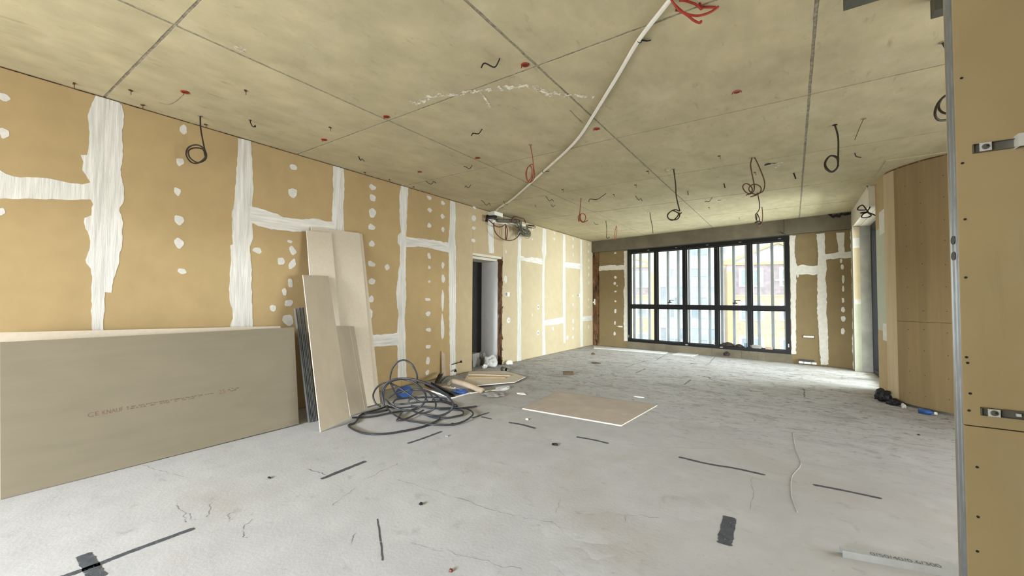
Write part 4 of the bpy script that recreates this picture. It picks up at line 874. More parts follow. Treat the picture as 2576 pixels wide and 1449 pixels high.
# print on the large sheet
def text_mesh(body, size):
    c = bpy.data.curves.new('print', 'FONT')
    c.body = body; c.size = size; c.extrude = 0.0
    o = bpy.data.objects.new('print', c)
    COL.objects.link(o)
    dg = bpy.context.evaluated_depsgraph_get()
    me = bpy.data.meshes.new_from_object(o.evaluated_get(dg))
    bpy.data.objects.remove(o, do_unlink=True)
    return me
def put_text(name, body, p0, p1, height, nrm, m, parent, bold=False):
    me = text_mesh(body, 1.0)
    xs = [v.co.x for v in me.vertices]; ys = [v.co.y for v in me.vertices]
    x0, x1, y0, y1 = min(xs), max(xs), min(ys), max(ys)
    p0, p1 = Vector(p0), Vector(p1)
    ux = p1 - p0
    uy = Vector(nrm).cross(ux).normalized() * height
    org = ORG[parent.name]
    for v in me.vertices:
        a, b = (v.co.x - x0) / (x1 - x0), (v.co.y - y0) / (y1 - y0)
        v.co = p0 + ux * a + uy * b + Vector(nrm) * 0.0008 - org
    me.materials.clear(); me.materials.append(m)
    o = bpy.data.objects.new(name, me)
    COL.objects.link(o); o.parent = parent; ORG[o.name] = org
    return o
tz = bq[2].z - Vector(BIG[2]).z
T = [Vector(p) + Vector((0, 0, tz)) for p in TEXT]
ux = (T[5] - T[0]); ux.z = 0; ux.y = abs(ux.y)
up_b = (bq[0] - bq[3]).normalized()
def tp(y, h):                                           # a point on the big sheet at y, h up its face
    t = (y - bq[3].y) / (bq[2].y - bq[3].y)
    return bq[3].lerp(bq[2], t) + up_b * h
HT = 0.475
put_text('printed_mark', 'CE', tp(0.875, HT), tp(0.945, HT + 0.003), 0.036, bn, M_TEXT, big)
put_text('printed_mark', 'KNAUF', tp(0.963, HT + 0.002), tp(1.095, HT + 0.005), 0.036, bn, M_TEXT, big)
mb = MB()
rt_ = random.Random(21)
for row, (hh, ya, yb) in enumerate(((0.502, 1.118, 1.80), (0.486, 1.118, 1.66))):
    y = ya
    while y < yb:
        w = rt_.uniform(0.012, 0.05)
        dh = 0.010 if y < 1.66 else 0.008
        a, b = tp(y, hh), tp(min(y + w, yb), hh)
        mb.poly([a + bn * 0.0004, b + bn * 0.0004, b + up_b * dh + bn * 0.0004, a + up_b * dh + bn * 0.0004], bn * 0.0004)
        y += w + rt_.choice((0.006, 0.008, 0.02, 0.035 if row else 0.012))
M_TEXTF = mat('faded_brown_print', (0.165, 0.115, 0.085), 0.9, 0.15, 40, alpha=(140, 0.44, 0.70))
build('printed_line', mb, M_TEXTF, big)
put_text('printed_mark', '25', tp(1.825, HT + 0.012), tp(1.885, HT + 0.014), 0.040, bn, M_TEXT, big)
mb = MB()
for y, hh, w in ((1.90, 0.512, 0.03), (1.925, 0.495, 0.035), (1.955, 0.50, 0.03), (1.97, 0.515, 0.04), (1.94, 0.52, 0.02)):
    a, b = tp(y, hh), tp(y + w, hh)
    mb.poly([a + bn * 0.0004, b + bn * 0.0004, b + up_b * 0.009 + bn * 0.0004, a + up_b * 0.009 + bn * 0.0004], bn * 0.0004)
build('printed_line', mb, M_TEXTF, big)
# galvanised C studs between the sheet and the offcuts
for i, qd in enumerate(STUD):
    q = [Vector(p) for p in qd]
    top, bot = (q[0] + q[1]) / 2, (q[2] + q[3]) / 2
    ax = (top - bot).normalized()
    yv = Vector((0, 1, 0)); yv = (yv - ax * yv.dot(ax)).normalized()
    nv = ax.cross(yv); nv = nv if nv.x > 0 else -nv
    w, dpt, t = 0.025, 0.034, 0.0012
    mb = MB()
    def bar(y0, y1, n0, n1):
        a = [bot + yv * u + nv * v for u, v in ((y0, n0), (y1, n0), (y1, n1), (y0, n1))]
        b = [top + yv * u + nv * v for u, v in ((y0, n0), (y1, n0), (y1, n1), (y0, n1))]
        mb.hexa(a, b)
    bar(-w / 2, w / 2, -dpt, -dpt + t); bar(-w / 2, -w / 2 + t, -dpt + t, 0); bar(w / 2 - t, w / 2, -dpt + t, 0)
    bar(-w / 2 + t, -w / 2 + 0.009, -t, 0); bar(w / 2 - 0.009, w / 2 - t, -t, 0); bar(-0.004, 0.004, -dpt + t, -dpt + 0.006)
    lift = -min(p.z for p in mb.v)
    mb.v = [p + Vector((0.0, 0.003 * (i - 1), lift)) for p in mb.v]
    build('metal_stud', mb, M_STEEL, label=('leftmost', 'middle', 'rightmost')[i] + ' of three galvanised studs leaning between the printed sheet and narrow offcut', cat='metal stud', group='galvanised studs leaning on the left wall')

# ------------------------------------------------------------------ flat board and sheets on the floor
def flat_sheet(name, pts, t, m, label, cat='plasterboard', z0=0.0):
    mb = MB()
    p = [Vector((x, y, z0)) for x, y in pts]
    ar = sum(p[i].x * p[(i + 1) % len(p)].y - p[(i + 1) % len(p)].x * p[i].y for i in range(len(p)))
    if ar < 0: p = p[::-1]
    n = len(p)
    vs = p + [q + Vector((0, 0, t)) for q in p]
    mb.add(vs, [list(range(n))[::-1], list(range(n, 2 * n))] + [[i, (i + 1) % n, n + (i + 1) % n, n + i] for i in range(n)], [0, 0] + [1] * n)
    return build(name, mb, [m, M_GYPSUM], label=label, cat=cat)
M_FLATB = mat('dusty_board_paper', (0.40, 0.34, 0.275), 0.9, 0.07, 4, var2=0.06, blotch=[(5, (1, 1, 1), 0.6, 0.72, (0.55, 0.49, 0.41), 0.6)])
flat_sheet('plasterboard_sheet', FLATB, 0.0125, M_FLATB, 'dusty square plasterboard lying flat in the middle of the floor')
M_PALE = mat('pale_sheet', (0.55, 0.57, 0.57), 0.7, 0.06, 6)
flat_sheet('pale_sheet', WHITEB, 0.012, M_PALE, 'small pale sheet lying on floor below the window', 'sheet')
flat_sheet('pale_strip', EDGEB, 0.014, M_PALE, 'long pale strip lying along the foot of the window wall', 'strip')
flat_sheet('plasterboard_sheet', DEB['sheet'], 0.0125, M_IVORY, 'pale pointed plasterboard piece lying before the doorway', z0=0.03)
flat_sheet('plasterboard_sheet', DEB['under'], 0.02, M_CARD, 'brown board with white edge under the blue tape ring')
def plank(name, a, b, w, t, m, label, cat, z=0.0, rise=0.0):
    a, b = Vector((*a, z)), Vector((*b, z + rise))
    d = (b - a); u = d.normalized(); s = Vector((-u.y, u.x, 0)).normalized(); up = u.cross(s)
    if up.z < 0: up = -up
    A = [a - s * w / 2, a + s * w / 2, b + s * w / 2, b - s * w / 2]
    mb = MB().hexa(A, [p + up * t for p in A])
    return build(name, mb, m, label=label, cat=cat)
plank('wood_batten', DEB['strip1'][0], DEB['strip1'][1], 0.09, 0.02, M_CARD, 'wide tan batten lying on the pointed board by the doorway', 'batten', 0.0435)
plank('wood_batten', DEB['strip2'][0], DEB['strip2'][1], 0.05, 0.02, M_WOOD, 'narrow raw wood batten lying nearest on the pointed board', 'batten', 0.0435)
mb = MB()
a, b = Vector((*DEB['roll'][0], 0.055)), Vector((*DEB['roll'][1], 0.045))
mb.tube(smooth_path([a, a.lerp(b, 0.4) + Vector((0.02, 0, 0.012)), b], 6), 0.045, 12)
build('cardboard_tube', mb, M_CARD, label='long tan cardboard tube lying beside the blue tape ring', cat='tube')
def channel(name, a, b, w, h, m, label, z=0.0, rise=0.0):
    a, b = Vector((*a, z)), Vector((*b, z + rise))
    u = (b - a).normalized(); s = Vector((-u.y, u.x, 0)).normalized(); up = Vector((0, 0, 1))
    mb = MB()
    for (s0, s1, z0, z1) in ((-w / 2, w / 2, 0, 0.0015), (-w / 2, -w / 2 + 0.0015, 0.0015, h), (w / 2 - 0.0015, w / 2, 0.0015, h)):
        A = [p + s * k + up * z0 for p, k in ((a, s0), (a, s1), (b, s1), (b, s0))]
        mb.hexa(A, [p + up * (z1 - z0) for p in A])
    return build(name, mb, m, label=label, cat='metal channel')
M_CHAN = mat('dark_channel', (0.05, 0.05, 0.05), 0.5, 0.2, 10, metal=0.5)
def clampx(p): return (max(p[0], 0.09), p[1])
channel('metal_channel', DEB['prof4'][0], DEB['prof4'][1], 0.11, 0.05, M_CHAN, 'dark open channel lying behind the black cable coil', 0.0215)
channel('metal_channel', (0.50, 5.02), (0.16, 5.48), 0.07, 0.035, M_CHAN, 'longest channel offcut lying along the wall behind the cable coil', 0.055, 0.06)
channel('metal_channel', (0.40, 5.20), (0.14, 5.66), 0.06, 0.05, M_STEEL, 'short bright channel offcut in the corner pile left of the doorway', 0.002)
channel('metal_channel', (0.55, 5.25), (0.36, 5.58), 0.04, 0.03, M_CONDUIT, 'small white channel offcut nearest the cardboard tube end', 0.002)
build('wood_offcut', MB().hexa([(0.045, 5.60, 0.0), (0.065, 5.60, 0.0), (0.065, 5.70, 0.0), (0.045, 5.70, 0.0)], [(0.006, 5.62, 0.50), (0.026, 5.62, 0.50), (0.026, 5.71, 0.44), (0.006, 5.71, 0.44)]), M_CARD, label='short brown board offcut leaning on left wall behind the channel pile', cat='offcut')
# ring shaped tape rolls
def ring(name, x, y, r0, r1, h, z, label, tilt=0.0):
    mb = MB()
    n = 28
    rot = Euler((tilt, 0, 0.4)).to_matrix()
    prof = [(r0, 0), (r1, 0), (r1, h), (r0, h)]
    vs = [rot @ Vector((r * math.cos(2 * math.pi * k / n), r * math.sin(2 * math.pi * k / n), q)) for k in range(n) for r, q in prof]
    zmin = min(v.z for v in vs)
    vs = [v + Vector((x, y, z - zmin)) for v in vs]
    fs = []
    for k in range(n):
        k2 = (k + 1) % n
        for i in range(4):
            i2 = (i + 1) % 4
            fs.append([k * 4 + i, k2 * 4 + i, k2 * 4 + i2, k * 4 + i2])
    mb.add(vs, fs)
    return build(name, mb, M_BLUE, label=label, cat='tape roll')
ring('tape_roll', DEB['ring'][0][0] + 0.01, DEB['ring'][0][1] + 0.06, 0.055, 0.13, 0.035, 0.02, 'flat blue tape ring on the brown board right of the cable coil')
ring('tape_roll', 0.62, 4.22, 0.05, 0.12, 0.045, 0.0, 'blue tape roll tilted behind the black cable coil', 0.5)
mb = MB()
px_, py_ = DEB['pipe'][0]
py_ += 0.09
n = 18
d = Vector((0.75, -0.35, 0)).normalized(); s = Vector((-d.y, d.x, 0))
vs, fs = [], []
for end in (-0.10, 0.06):
    for r in (0.05, 0.042):
        for k in range(n):
            a = 2 * math.pi * k / n
            vs.append(Vector((px_, py_, 0.0505)) + d * end + s * (r * math.cos(a)) + Vector((0, 0, r * math.sin(a))))
for k in range(n):
    k2 = (k + 1) % n
    fs += [[k, k2, 2 * n + k2, 2 * n + k], [n + k, 3 * n + k, 3 * n + k2, n + k2], [2 * n + k, 2 * n + k2, 3 * n + k2, 3 * n + k], [k, n + k, n + k2, k2]]
mb.add(vs, fs, 0, True)
build('pipe_offcut', mb, M_STEELD, label='short open pipe offcut on the floor in front of the doorway', cat='pipe')

def lump(name, c, r, m, label, cat, seed, amp=0.35, sub=3, flat=True):
    import bmesh
    bm = bmesh.new()
    bmesh.ops.create_icosphere(bm, subdivisions=sub, radius=1.0)
    mb = MB()
    idx = {v: i for i, v in enumerate(bm.verts)}
    vs = []
    for v in bm.verts:
        p = v.co.copy()
        k = 1 + amp * mnoise.noise(p * 1.6 + Vector((seed, 0, 0))) + amp * 0.5 * mnoise.noise(p * 4 + Vector((0, seed, 0)))
        p = p * k
        vs.append(Vector((p.x * r[0], p.y * r[1], p.z * r[2])))
    zmin = min(v.z for v in vs)
    vs = [Vector((v.x + c[0], v.y + c[1], max(v.z, zmin * 0.6) - zmin * 0.6 + c[2])) for v in vs]
    mb.add(vs, [[idx[v] for v in f.verts] for f in bm.faces], 0, not flat)
    bm.free()
    return build(name, mb, m, label=label, cat=cat)
lump('plastic_bag', (-0.08, 7.27, 0.0), (0.15, 0.16, 0.14), M_PLASTIC, 'crumpled grey plastic bag on the doorway threshold', 'bag', 3.1)
lump('rubble_piece', (-0.40, 7.36, 0.0), (0.10, 0.11, 0.16), M_GREYBLK, 'grey rubble lump heaped in doorway behind the plastic bag', 'rubble', 7.7)
build('concrete_block', MB().box((-0.38, 7.02, 0.22), (0.16, 0.30, 0.14), Euler((0, 0, 0.15)).to_matrix()).box((-0.40, 7.05, 0.075), (0.2, 0.26, 0.15)), M_GREYBLK, label='grey concrete block stacked inside the dark doorway', cat='block')
lump('paper_scrap', (0.09, 7.74, 0.0), (0.06, 0.09, 0.06), M_GYPSUM, 'torn white paper scrap at foot of wall right of doorway', 'scrap', 9.2, 0.6, 2)
lump('paper_scrap', (-0.02, 6.98, 0.0), (0.05, 0.07, 0.05), M_GYPSUM, 'torn white paper scrap left of the plastic bag in doorway', 'scrap', 2.2, 0.6, 2)
lump('dust_heap', (1.64, 5.06, 0.0), (0.16, 0.12, 0.035), M_GREYBLK, 'crumbly plaster heap at the near end of cardboard tube', 'debris', 5.2, 0.5)
lump('paper_scrap', (1.50, 5.52, 0.0), (0.10, 0.16, 0.025), M_PLASTIC, 'flat torn film scrap along the pointed board edge', 'scrap', 6.2, 0.5, 2)
plank('trim_strip', (1.27, 4.97), (1.46, 5.40), 0.035, 0.012, M_GYPSUM, 'thin white trim strip before the pointed board', 'strip', 0.002)
# plaster crumbs by the corner pile
mb = MB()
rk = random.Random(9)
for k in range(120):
    x, y = rk.uniform(0.62, 0.98), rk.uniform(4.96, 5.07)
    q = rk.uniform(0.004, 0.012)
    mb.box((x, y, q * 0.5 + 0.021), (q, q * rk.uniform(.7, 1.4), q), Euler((0, 0, rk.uniform(0, 3))).to_matrix())
build('plaster_crumbs', mb, M_GYPSUM, label='white plaster crumbs scattered around channel offcuts in the corner pile', cat='crumbs', kind='stuff')

# ------------------------------------------------------------------ cable coil
cc = thing('cable_coil', (1.5, 3.9, 0), 'tangled black rubber cable coil in loops on floor below leaning offcuts', 'cable')
mb = MB()
R = 0.0108
EYE = cam.matrix_world.translation.copy()
def clear(x, y, z=0.0):                                  # keep the loops in front of the leaning boards
    if y < 3.02: x = max(x, 1.17 - 0.45 * z)
    elif y < 3.52: x = max(x, 0.93 - 0.38 * z)
    elif y < 3.8: x = max(x, 0.73 - 0.26 * z)
    return x
for i, pts in enumerate(KF):
    pts = [(clear(x, y), y) for x, y in pts]
    z = R + 0.004 * (i % 4)
    path = smooth_path([(x, y, z + 0.018 * abs(mnoise.noise(Vector((x * 3, y * 3, i * 5))))) for x, y in pts], 8)
    mb.tube(path, R if i != 6 else 0.02, 10)
build('floor_loop', mb, M_CABLE, cc)
for i, pts in enumerate(KV):
    path = [Vector(p) for p in pts]
    path = [Vector((p.x, p.y, max(p.z, R + 0.004))) for p in path]
    for p in path:
        for step in range(30):
            if clear(p.x, p.y, p.z) <= p.x - 0.03: break
            d = (EYE - p).normalized() * 0.02
            p.x += d.x; p.y += d.y; p.z += d.z
    # lean the standing loops a little so they cross in depth as well
    for j, p in enumerate(path):
        d = (EYE - p).normalized() * (0.05 * (1 + math.sin(j * 0.9 + i)))
        p.x += d.x; p.y += d.y; p.z += d.z
    mb = MB().tube(smooth_path(path, 8), R * (1.05 if i in (2, 3) else 0.95), 10)
    build('standing_loop', mb, M_CABLE, cc)

# ------------------------------------------------------------------ things hanging from the ceiling
STRAP_LABELS = {
 'a': 'largest black bent strap on the ceiling, nearest the red ceiling box at the crossing',
 'b': 'black wavy strap on ceiling halfway between lime streak and left wall',
 'c': 'black wavy strap on ceiling just below the small red box on the joint',
 'd': 'small black wavy strap above the doorway, near the third cross joint',
 'e': 'black zigzag strap hanging close to the left wall above the bent end studs',
 'f': 'thick black hooked strap near hanging brown coil at upper left',
 'g': 'black hooked strap over the leaning boards near the left wall',
 'h': 'black wavy strap hanging left of the far end of white conduit',
 'i': 'brown hooked strap touching the far end of white conduit',
 'j': 'black hooked strap left of the far red cable coil',
 'k': 'tiny black hooked strap just below another strap, left of red coil',
 'l': 'long black wavy strap right of the far red cable coil',
 'm': 'black hooked strap between long wavy strap and single looped black cable',
 'n': 'small black angled strap left of thin wire near the window beam',
 'o': 'short straight black strap left of brown double loop cable',
 'p': 'short thick black strap right of brown double loop cable',
 'q': 'thin short black strap right of the single looped black cable',
 'r': 'thin black tick shaped strap on the ceiling joint before the window',
 's': 'small black strap stub in a white filler spot before the window',
 't': 'thick black strap stub in white plaster beside brown double loop cable',
 'u': 'black L shaped strap right of the hanging black coil at the right'}
for k, pts in STRAP.items():
    P = [Vector(p) for p in pts]
    top = max(P, key=lambda p: p.z)
    dist = (top - Vector((5.43, 0, 1.45))).length
    r = {'p': 0.017, 'o': 0.014, 'q': 0.011, 't': 0.016, 'u': 0.010, 'f': 0.008, 's': 0.010}.get(k, 0.0055 + 0.0003 * dist)
    mb = MB()
    hook = [Vector((top.x, top.y, CH - 0.001)), top]
    mb.tube(smooth_path(P, 5), r, 8, r2=r * 0.55)
    if CH - top.z > 0.004:
        mb.tube(hook, r * 0.6, 6)
    build('metal_strap', mb, M_STRAP if k != 'i' else M_BROWNW, label=STRAP_LABELS[k], cat='strap', group='bent straps left in the ceiling', origin=(top.x, top.y, CH))
    if k in ('s', 't'):
        ceil_smear([(top.x - 0.09, top.y - 0.03), (top.x, top.y), (top.x + 0.08, top.y + 0.02)], 0.03, 'filler_patch', M_PATCH, 3.3)
JL = ['red ceiling box near the upper left with thin scratch, above brown hanging coil', 'red ceiling box at the joint crossing above the leaning boards',
      'small red ceiling box beside the joint left of the leaning boards', 'small red ceiling box on the long joint before the third cross joint',
      'small red ceiling box between left wall and long joint', 'red ceiling box beside the large crossing, right of largest black strap',
      'red ceiling box on the middle long joint under the white conduit', 'red ceiling box alone in the right part of ceiling']
for i, (x, y) in enumerate(JBOX):
    t = thing('ceiling_box', (x, y, CH), JL[i], 'junction box', 'red junction boxes in the ceiling')
    mb = MB()
    n = 20
    vs, fs = [], []
    for r, z in ((0.034, 0.0), (0.034, -0.006), (0.024, -0.006), (0.024, 0.0)):
        for k in range(n):
            a = 2 * math.pi * k / n
            vs.append(Vector((x + r * math.cos(a), y + r * math.sin(a), CH + z)))
    for q in range(3):
        for k in range(n):
            k2 = (k + 1) % n
            fs.append([q * n + k, q * n + k2, (q + 1) * n + k2, (q + 1) * n + k])
    mb.add(vs, fs)
    build('rim', mb, M_RED, t)
    build('cup', MB().disc((x, y, CH - 0.001), (0, 0, -1), 0.0245, 0.002, 20), M_DKRED, t)
    for s in (-1, 1):
        build('clip', MB().tube([(x + s * 0.034, y, CH), (x + s * 0.038, y, CH - 0.02)], 0.003, 6), M_BROWNW, t)
FIX_LABELS = ['fixing clip at the wall top far left, before the first white band', 'fixing clip at the wall top just right of the first white band', 'fixing clip beside the outlet of the upper left hanging coil', 'fixing clip on ceiling left of the scratched red box', 'fixing clip at the wall top before the fifth white band', 'fixing clip at the wall top just past the fifth white band', 'fixing clip at the wall top right of the fourth white band', 'brown fixing clip near the joint left of a small red box', 'brown fixing clip between scratched red box and long joint', 'fixing clip on ceiling just before the fourth cross joint, right of long joint', 'fixing clip right of the fourth cross joint over the long wavy strap', 'fixing clip just right of the end of long wavy strap', 'fixing clip on ceiling left of two small hooked straps', 'fixing clip left of the middle long joint before the fourth cross joint', 'tiny fixing clip right of the tick shaped strap before the window', 'tiny fixing clip between the two wires of brown double loop cable', 'tiny fixing clip on ceiling nearest the beam, left of narrow tangle', 'fixing clip on ceiling midway between black looped cable and brown double loop cable']
for i, (x, y) in enumerate(FIX):
    mb = MB().box((x, y, CH - 0.006), (0.032, 0.014, 0.010), Euler((0, 0, i * 0.7)).to_matrix())
    mb.tube([(x + 0.012, y, CH - 0.01), (x + 0.014, y, CH - 0.05)], 0.003, 6)
    build('fixing_clip', mb, M_BROWNW, label=FIX_LABELS[i], cat='clip', group='fixing clips in the ceiling', origin=(x, y, CH))
CAB = {'c1': (M_WIRE, 0.0075, 'brown black cable hanging in a double coil at upper left beside the left wall'),
 'c2': (M_REDW, 0.0055, 'red wire loop hanging in the middle, left of white conduit'),
 'c3': (M_REDW, 0.0075, 'red brown cable hanging with round coil near far left ceiling'),
 'c4': (M_WIRE, 0.0085, 'black cable hanging long with one round loop in front of window'),
 'c5': (M_WIRE, 0.007, 'thin dark wire hanging short, leftmost in front of the beam'),
 'c6': (M_REDW, 0.007, 'narrow red wire loop hanging beside thin dark wire at beam'),
 'c7': (M_WIRE, 0.007, 'single thin dark wire hanging before the beam above window left half'),
 'c8': (M_BROWNW, 0.0075, 'brown cable hanging long with heart shaped double loop'),
 'c9': (M_WIRE, 0.0075, 'dark cable hanging in narrow tangle below the brown double loop'),
 'c10': (M_DKRED, 0.008, 'dark red wire hanging just right of narrow tangle at the beam'),
 'c12': (M_WIRE, 0.0085, 'black cable hanging with single round coil at right before curved wall'),
 'c13': (M_BROWNW, 0.003, 'very thin wire hanging at an angle right of black coil'),
 'c14': (M_WIRE, 0.008, 'dark cable with open loops hanging half behind the near partition'),
 'c15': (M_WIRE, 0.010, 'dark cable bunch with loops hanging above the right side window')}
for k, (m, r, lab) in CAB.items():
    t = thing('hanging_cable', (CABLE[k][0][0], CABLE[k][0][1], CH), lab, 'cable', 'cables hanging from the ceiling')
    runs = [k] + (['c8b'] if k == 'c8' else [])
    for kk in runs:
        pts = [Vector(p) for p in CABLE[kk]]
        for j, p in enumerate(pts):
            if j > 3: p += (p - EYE).normalized() * (0.045 * math.sin(j * 1.1))
        pts[0].z = CH - 0.002
        build('wire', MB().tube(smooth_path(pts, 7), r, 8), m, t)
    x, y = CABLE[k][0][:2]
    build('outlet', MB().disc((x, y, CH + 0.001), (0, 0, -1), 0.022, 0.006, 14), M_SCREW if k in ('c12', 'c15') else M_JOINT, t)
# beam wires
P = [bp(s, z, 0.13) for s, z in BEAMWIRE]
P[0].z = CH - 0.002
build('hanging_wire', MB().tube(smooth_path(P, 5), 0.006, 6), M_WIRE, label='thin wire hanging in front of the beam at right end of window', cat='wire', origin=(P[0].x, P[0].y, CH))
P = [bp(s, z, 0.125) for s, z in BEAMTANGLE]
mb = MB()
for q in range(4):
    rr = random.Random(q)
    mb.tube(smooth_path([p + Vector((rr.uniform(-.03, .03), rr.uniform(-.02, .0), rr.uniform(-.03, .02))) for p in P], 5), 0.012, 6)
for p in mb.v: p.z = min(p.z, CH - 0.001)
build('wire_tangle', mb, M_STRAP, label='black wire tangle in the corner where beam meets right wall', cat='wire')

# white conduit with ties
ct = thing('conduit', (3.0, 4.8, CH), 'long white conduit running diagonally across ceiling to left wall', 'conduit')
P = [(x, y, CH - 0.020) for i, (x, y) in enumerate(CONDUIT) if i != 9]
build('pipe', MB().tube(smooth_path(P, 6), 0.0155, 12), M_CONDUIT, ct)
for i, (x, y) in enumerate(TIES):
    mb = MB()
    d = Vector((-0.7, 0.7, 0)); s = Vector((0.7, 0.7, 0))
    c = Vector((x, y, CH - 0.0235))
    ringp = [c + s * (0.0172 * math.cos(a)) + Vector((0, 0, 0.0168 * math.sin(a))) for a in [math.pi * 2 * k / 14 for k in range(15)]]
    mb.tube(ringp, 0.003, 6)
    mb.tube([c + Vector((0, 0, 0.005)) + s * 0.015, c + s * 0.06 + Vector((0, 0, 0.005)), c + s * 0.085 - d * 0.01 + Vector((0, 0, 0.006))], 0.010, 6, r2=0.003)
    build('cable_tie', mb, M_STRAP, ct)
# red flexible conduits
rt0 = thing('red_conduit', (REDANCH[0], REDANCH[1], CH), 'red flexible conduit ends hanging from ceiling beside near end of white conduit', 'conduit')
for i, pts in enumerate(REDCON):
    P = [Vector(p) for p in pts]
    for p in P: p.z = min(p.z, CH - 0.01)
    r = 0.0075
    path = smooth_path(P, 8)
    path2 = []
    mb = MB().tube(path, r, 10)
    build('flex_pipe', mb, M_RED if i != 5 else M_DKRED, rt0)

# channels hung from the ceiling at the right
for i, (x, y, lab) in enumerate(((5.717, 3.20, 'dull metal channel on ceiling nearest the top edge left of partition'), (6.188, 3.607, 'dull metal channel on ceiling beside top of partition'))):
    t = thing('ceiling_channel', (x + 0.4, y, CH), lab, 'metal channel', 'metal channels under the ceiling')
    L_ = 0.9
    mb = MB().span((x, y - 0.05, CH - 0.12), (x + L_, y - 0.048, CH)).span((x, y + 0.048, CH - 0.12), (x + L_, y + 0.05, CH)).span((x, y - 0.048, CH - 0.12), (x + L_, y + 0.048, CH - 0.118))
    build('channel_body', mb, M_DULL, t)
    build('end_cap', MB().span((x + 0.002, y - 0.047, CH - 0.117), (x + 0.004, y + 0.047, CH - 0.001)), M_DULL, t)

# ------------------------------------------------------------------ services above the doorway
lab = 'pale service box fixed high on left wall at far end of white conduit'
build('service_box', MB().hexa([(0.004, 7.11, 3.30), (0.12, 7.11, 3.30), (0.12, 7.42, 3.30), (0.004, 7.42, 3.30)], [(0.004, 7.11, 3.385), (0.12, 7.11, 3.385), (0.12, 7.42, 3.385), (0.004, 7.42, 3.385)]), M_CONDUIT, label=lab, cat='box')
mb = MB().tube([BX['sleeve'][0], Vector(BX['sleeve'][0]).lerp(Vector(BX['sleeve'][1]), 0.5), BX['sleeve'][1]], 0.035, 12)
mb.tube([Vector(BX['sleeve'][0]) + Vector((-0.02, -0.01, -0.09)), Vector(BX['sleeve'][0]) + Vector((0, 0.01, 0.05))], 0.03, 10)
build('pipe_sleeve', mb, M_STRAP, label='black foam pipe sleeve high on left wall above doorway', cat='pipe')
P = [Vector(p) for p in BX['duct']]
mb = MB()
path = smooth_path([Vector((0.115, 7.24, 3.20)), Vector((0.12, 7.5, 3.235)), Vector((0.12, 7.89, 3.29))], 24)
rs_ = []
pts_, rr_ = [], []
for j, p in enumerate(path):
    mb2 = None
for j in range(len(path) - 1):
    mb.tube([path[j], path[j + 1]], 0.038 if j % 2 else 0.044, 12)
build('corrugated_duct', mb, M_GREYW, label='grey corrugated duct lying under the ceiling above the doorway', cat='duct')
build('red_coupling', MB().tubeR([Vector(BX['knob'][0]) + Vector((0, -0.06, -0.09)), Vector(BX['knob'][0]) + Vector((0, 0.06, -0.07))], [0.05, 0.055], 14), M_DKRED, label='dark red coupling at the end of grey corrugated duct', cat='coupling')
def trunk(a, b, lab):
    a, b = Vector(a), Vector(b)
    h = 0.05
    z = Vector((0, 0, h / 2)); x = Vector((0.045, 0, 0))
    A = [Vector((0.003, a.y, a.z)) - z, Vector((0.06, a.y, a.z)) - z, Vector((0.06, b.y, b.z)) - z, Vector((0.003, b.y, b.z)) - z]
    mb = MB().hexa(A, [p + z * 2 for p in A])
    A = [p + Vector((0.001 if p.x < .02 else 0.004, 0, h)) for p in A]
    mb.hexa(A, [p + Vector((0, 0, 0.006)) for p in A])
    return build('cable_trunking', mb, M_CONDUIT, label=lab, cat='trunking')
trunk(BX['tr1'][0], BX['tr1'][1], 'lower white cable trunking high on left wall above doorway')
trunk(BX['tr2'][0], BX['tr2'][1], 'upper white cable trunking on left wall behind grey wire tangle')
RL = ['big red brown cable loop sagging below white trunking on left wall', 'red brown cable draped with narrow bight below the black sleeve', 'red brown cable arching over the grey corrugated duct']
for i, pts in enumerate(BR):
    if i == 2: pts = [(0.20, q[1], min(q[2], CH - 0.015)) for q in pts]
    build('looped_cable', MB().tube(smooth_path(pts, 8), 0.011, 8), M_DKRED, label=RL[i], cat='cable')
gw = thing('grey_wire_tangle', (0.15, 8.2, 2.9), 'tangled bundle of grey wires hanging from trunking on left wall', 'wire bundle')
for i, pts in enumerate(BG):
    k = 3 if i in (0, 1, 4) else 1
    for q in range(k):
        rq = random.Random(i * 7 + q)
        P = [Vector(p) + (Vector((rq.uniform(0, .05), rq.uniform(-.04, .04), rq.uniform(-.04, .03))) if k > 1 else Vector((0, 0, 0))) for p in pts]
        for p in P: p.z = min(p.z, CH - 0.02); p.x = max(p.x, 0.20 if p.y < 8.10 else 0.08)
        build('wire', MB().tube(smooth_path(P, 6), 0.011 if k > 1 else 0.006, 7), M_GREYW, gw)
P = [Vector(p) for p in BX['hand']]
hd = thing('looped_connector', tuple(P[0]), 'wire loop with two black plugs at right end of upper trunking', 'connector')
build('plug', MB().tube([P[0] + Vector((0.02, 0, 0)), P[1] + Vector((0.02, 0, 0))], 0.018, 8), M_STRAP, hd)
build('plug', MB().tube([P[4] + Vector((0.02, 0, 0)), P[5] + Vector((0.02, 0, 0))], 0.011, 8), M_STRAP, hd)
build('wire', MB().tube(smooth_path([p + Vector((0.02, 0, 0)) for p in P[1:5]], 6), 0.007, 8), M_BROWNW, hd)

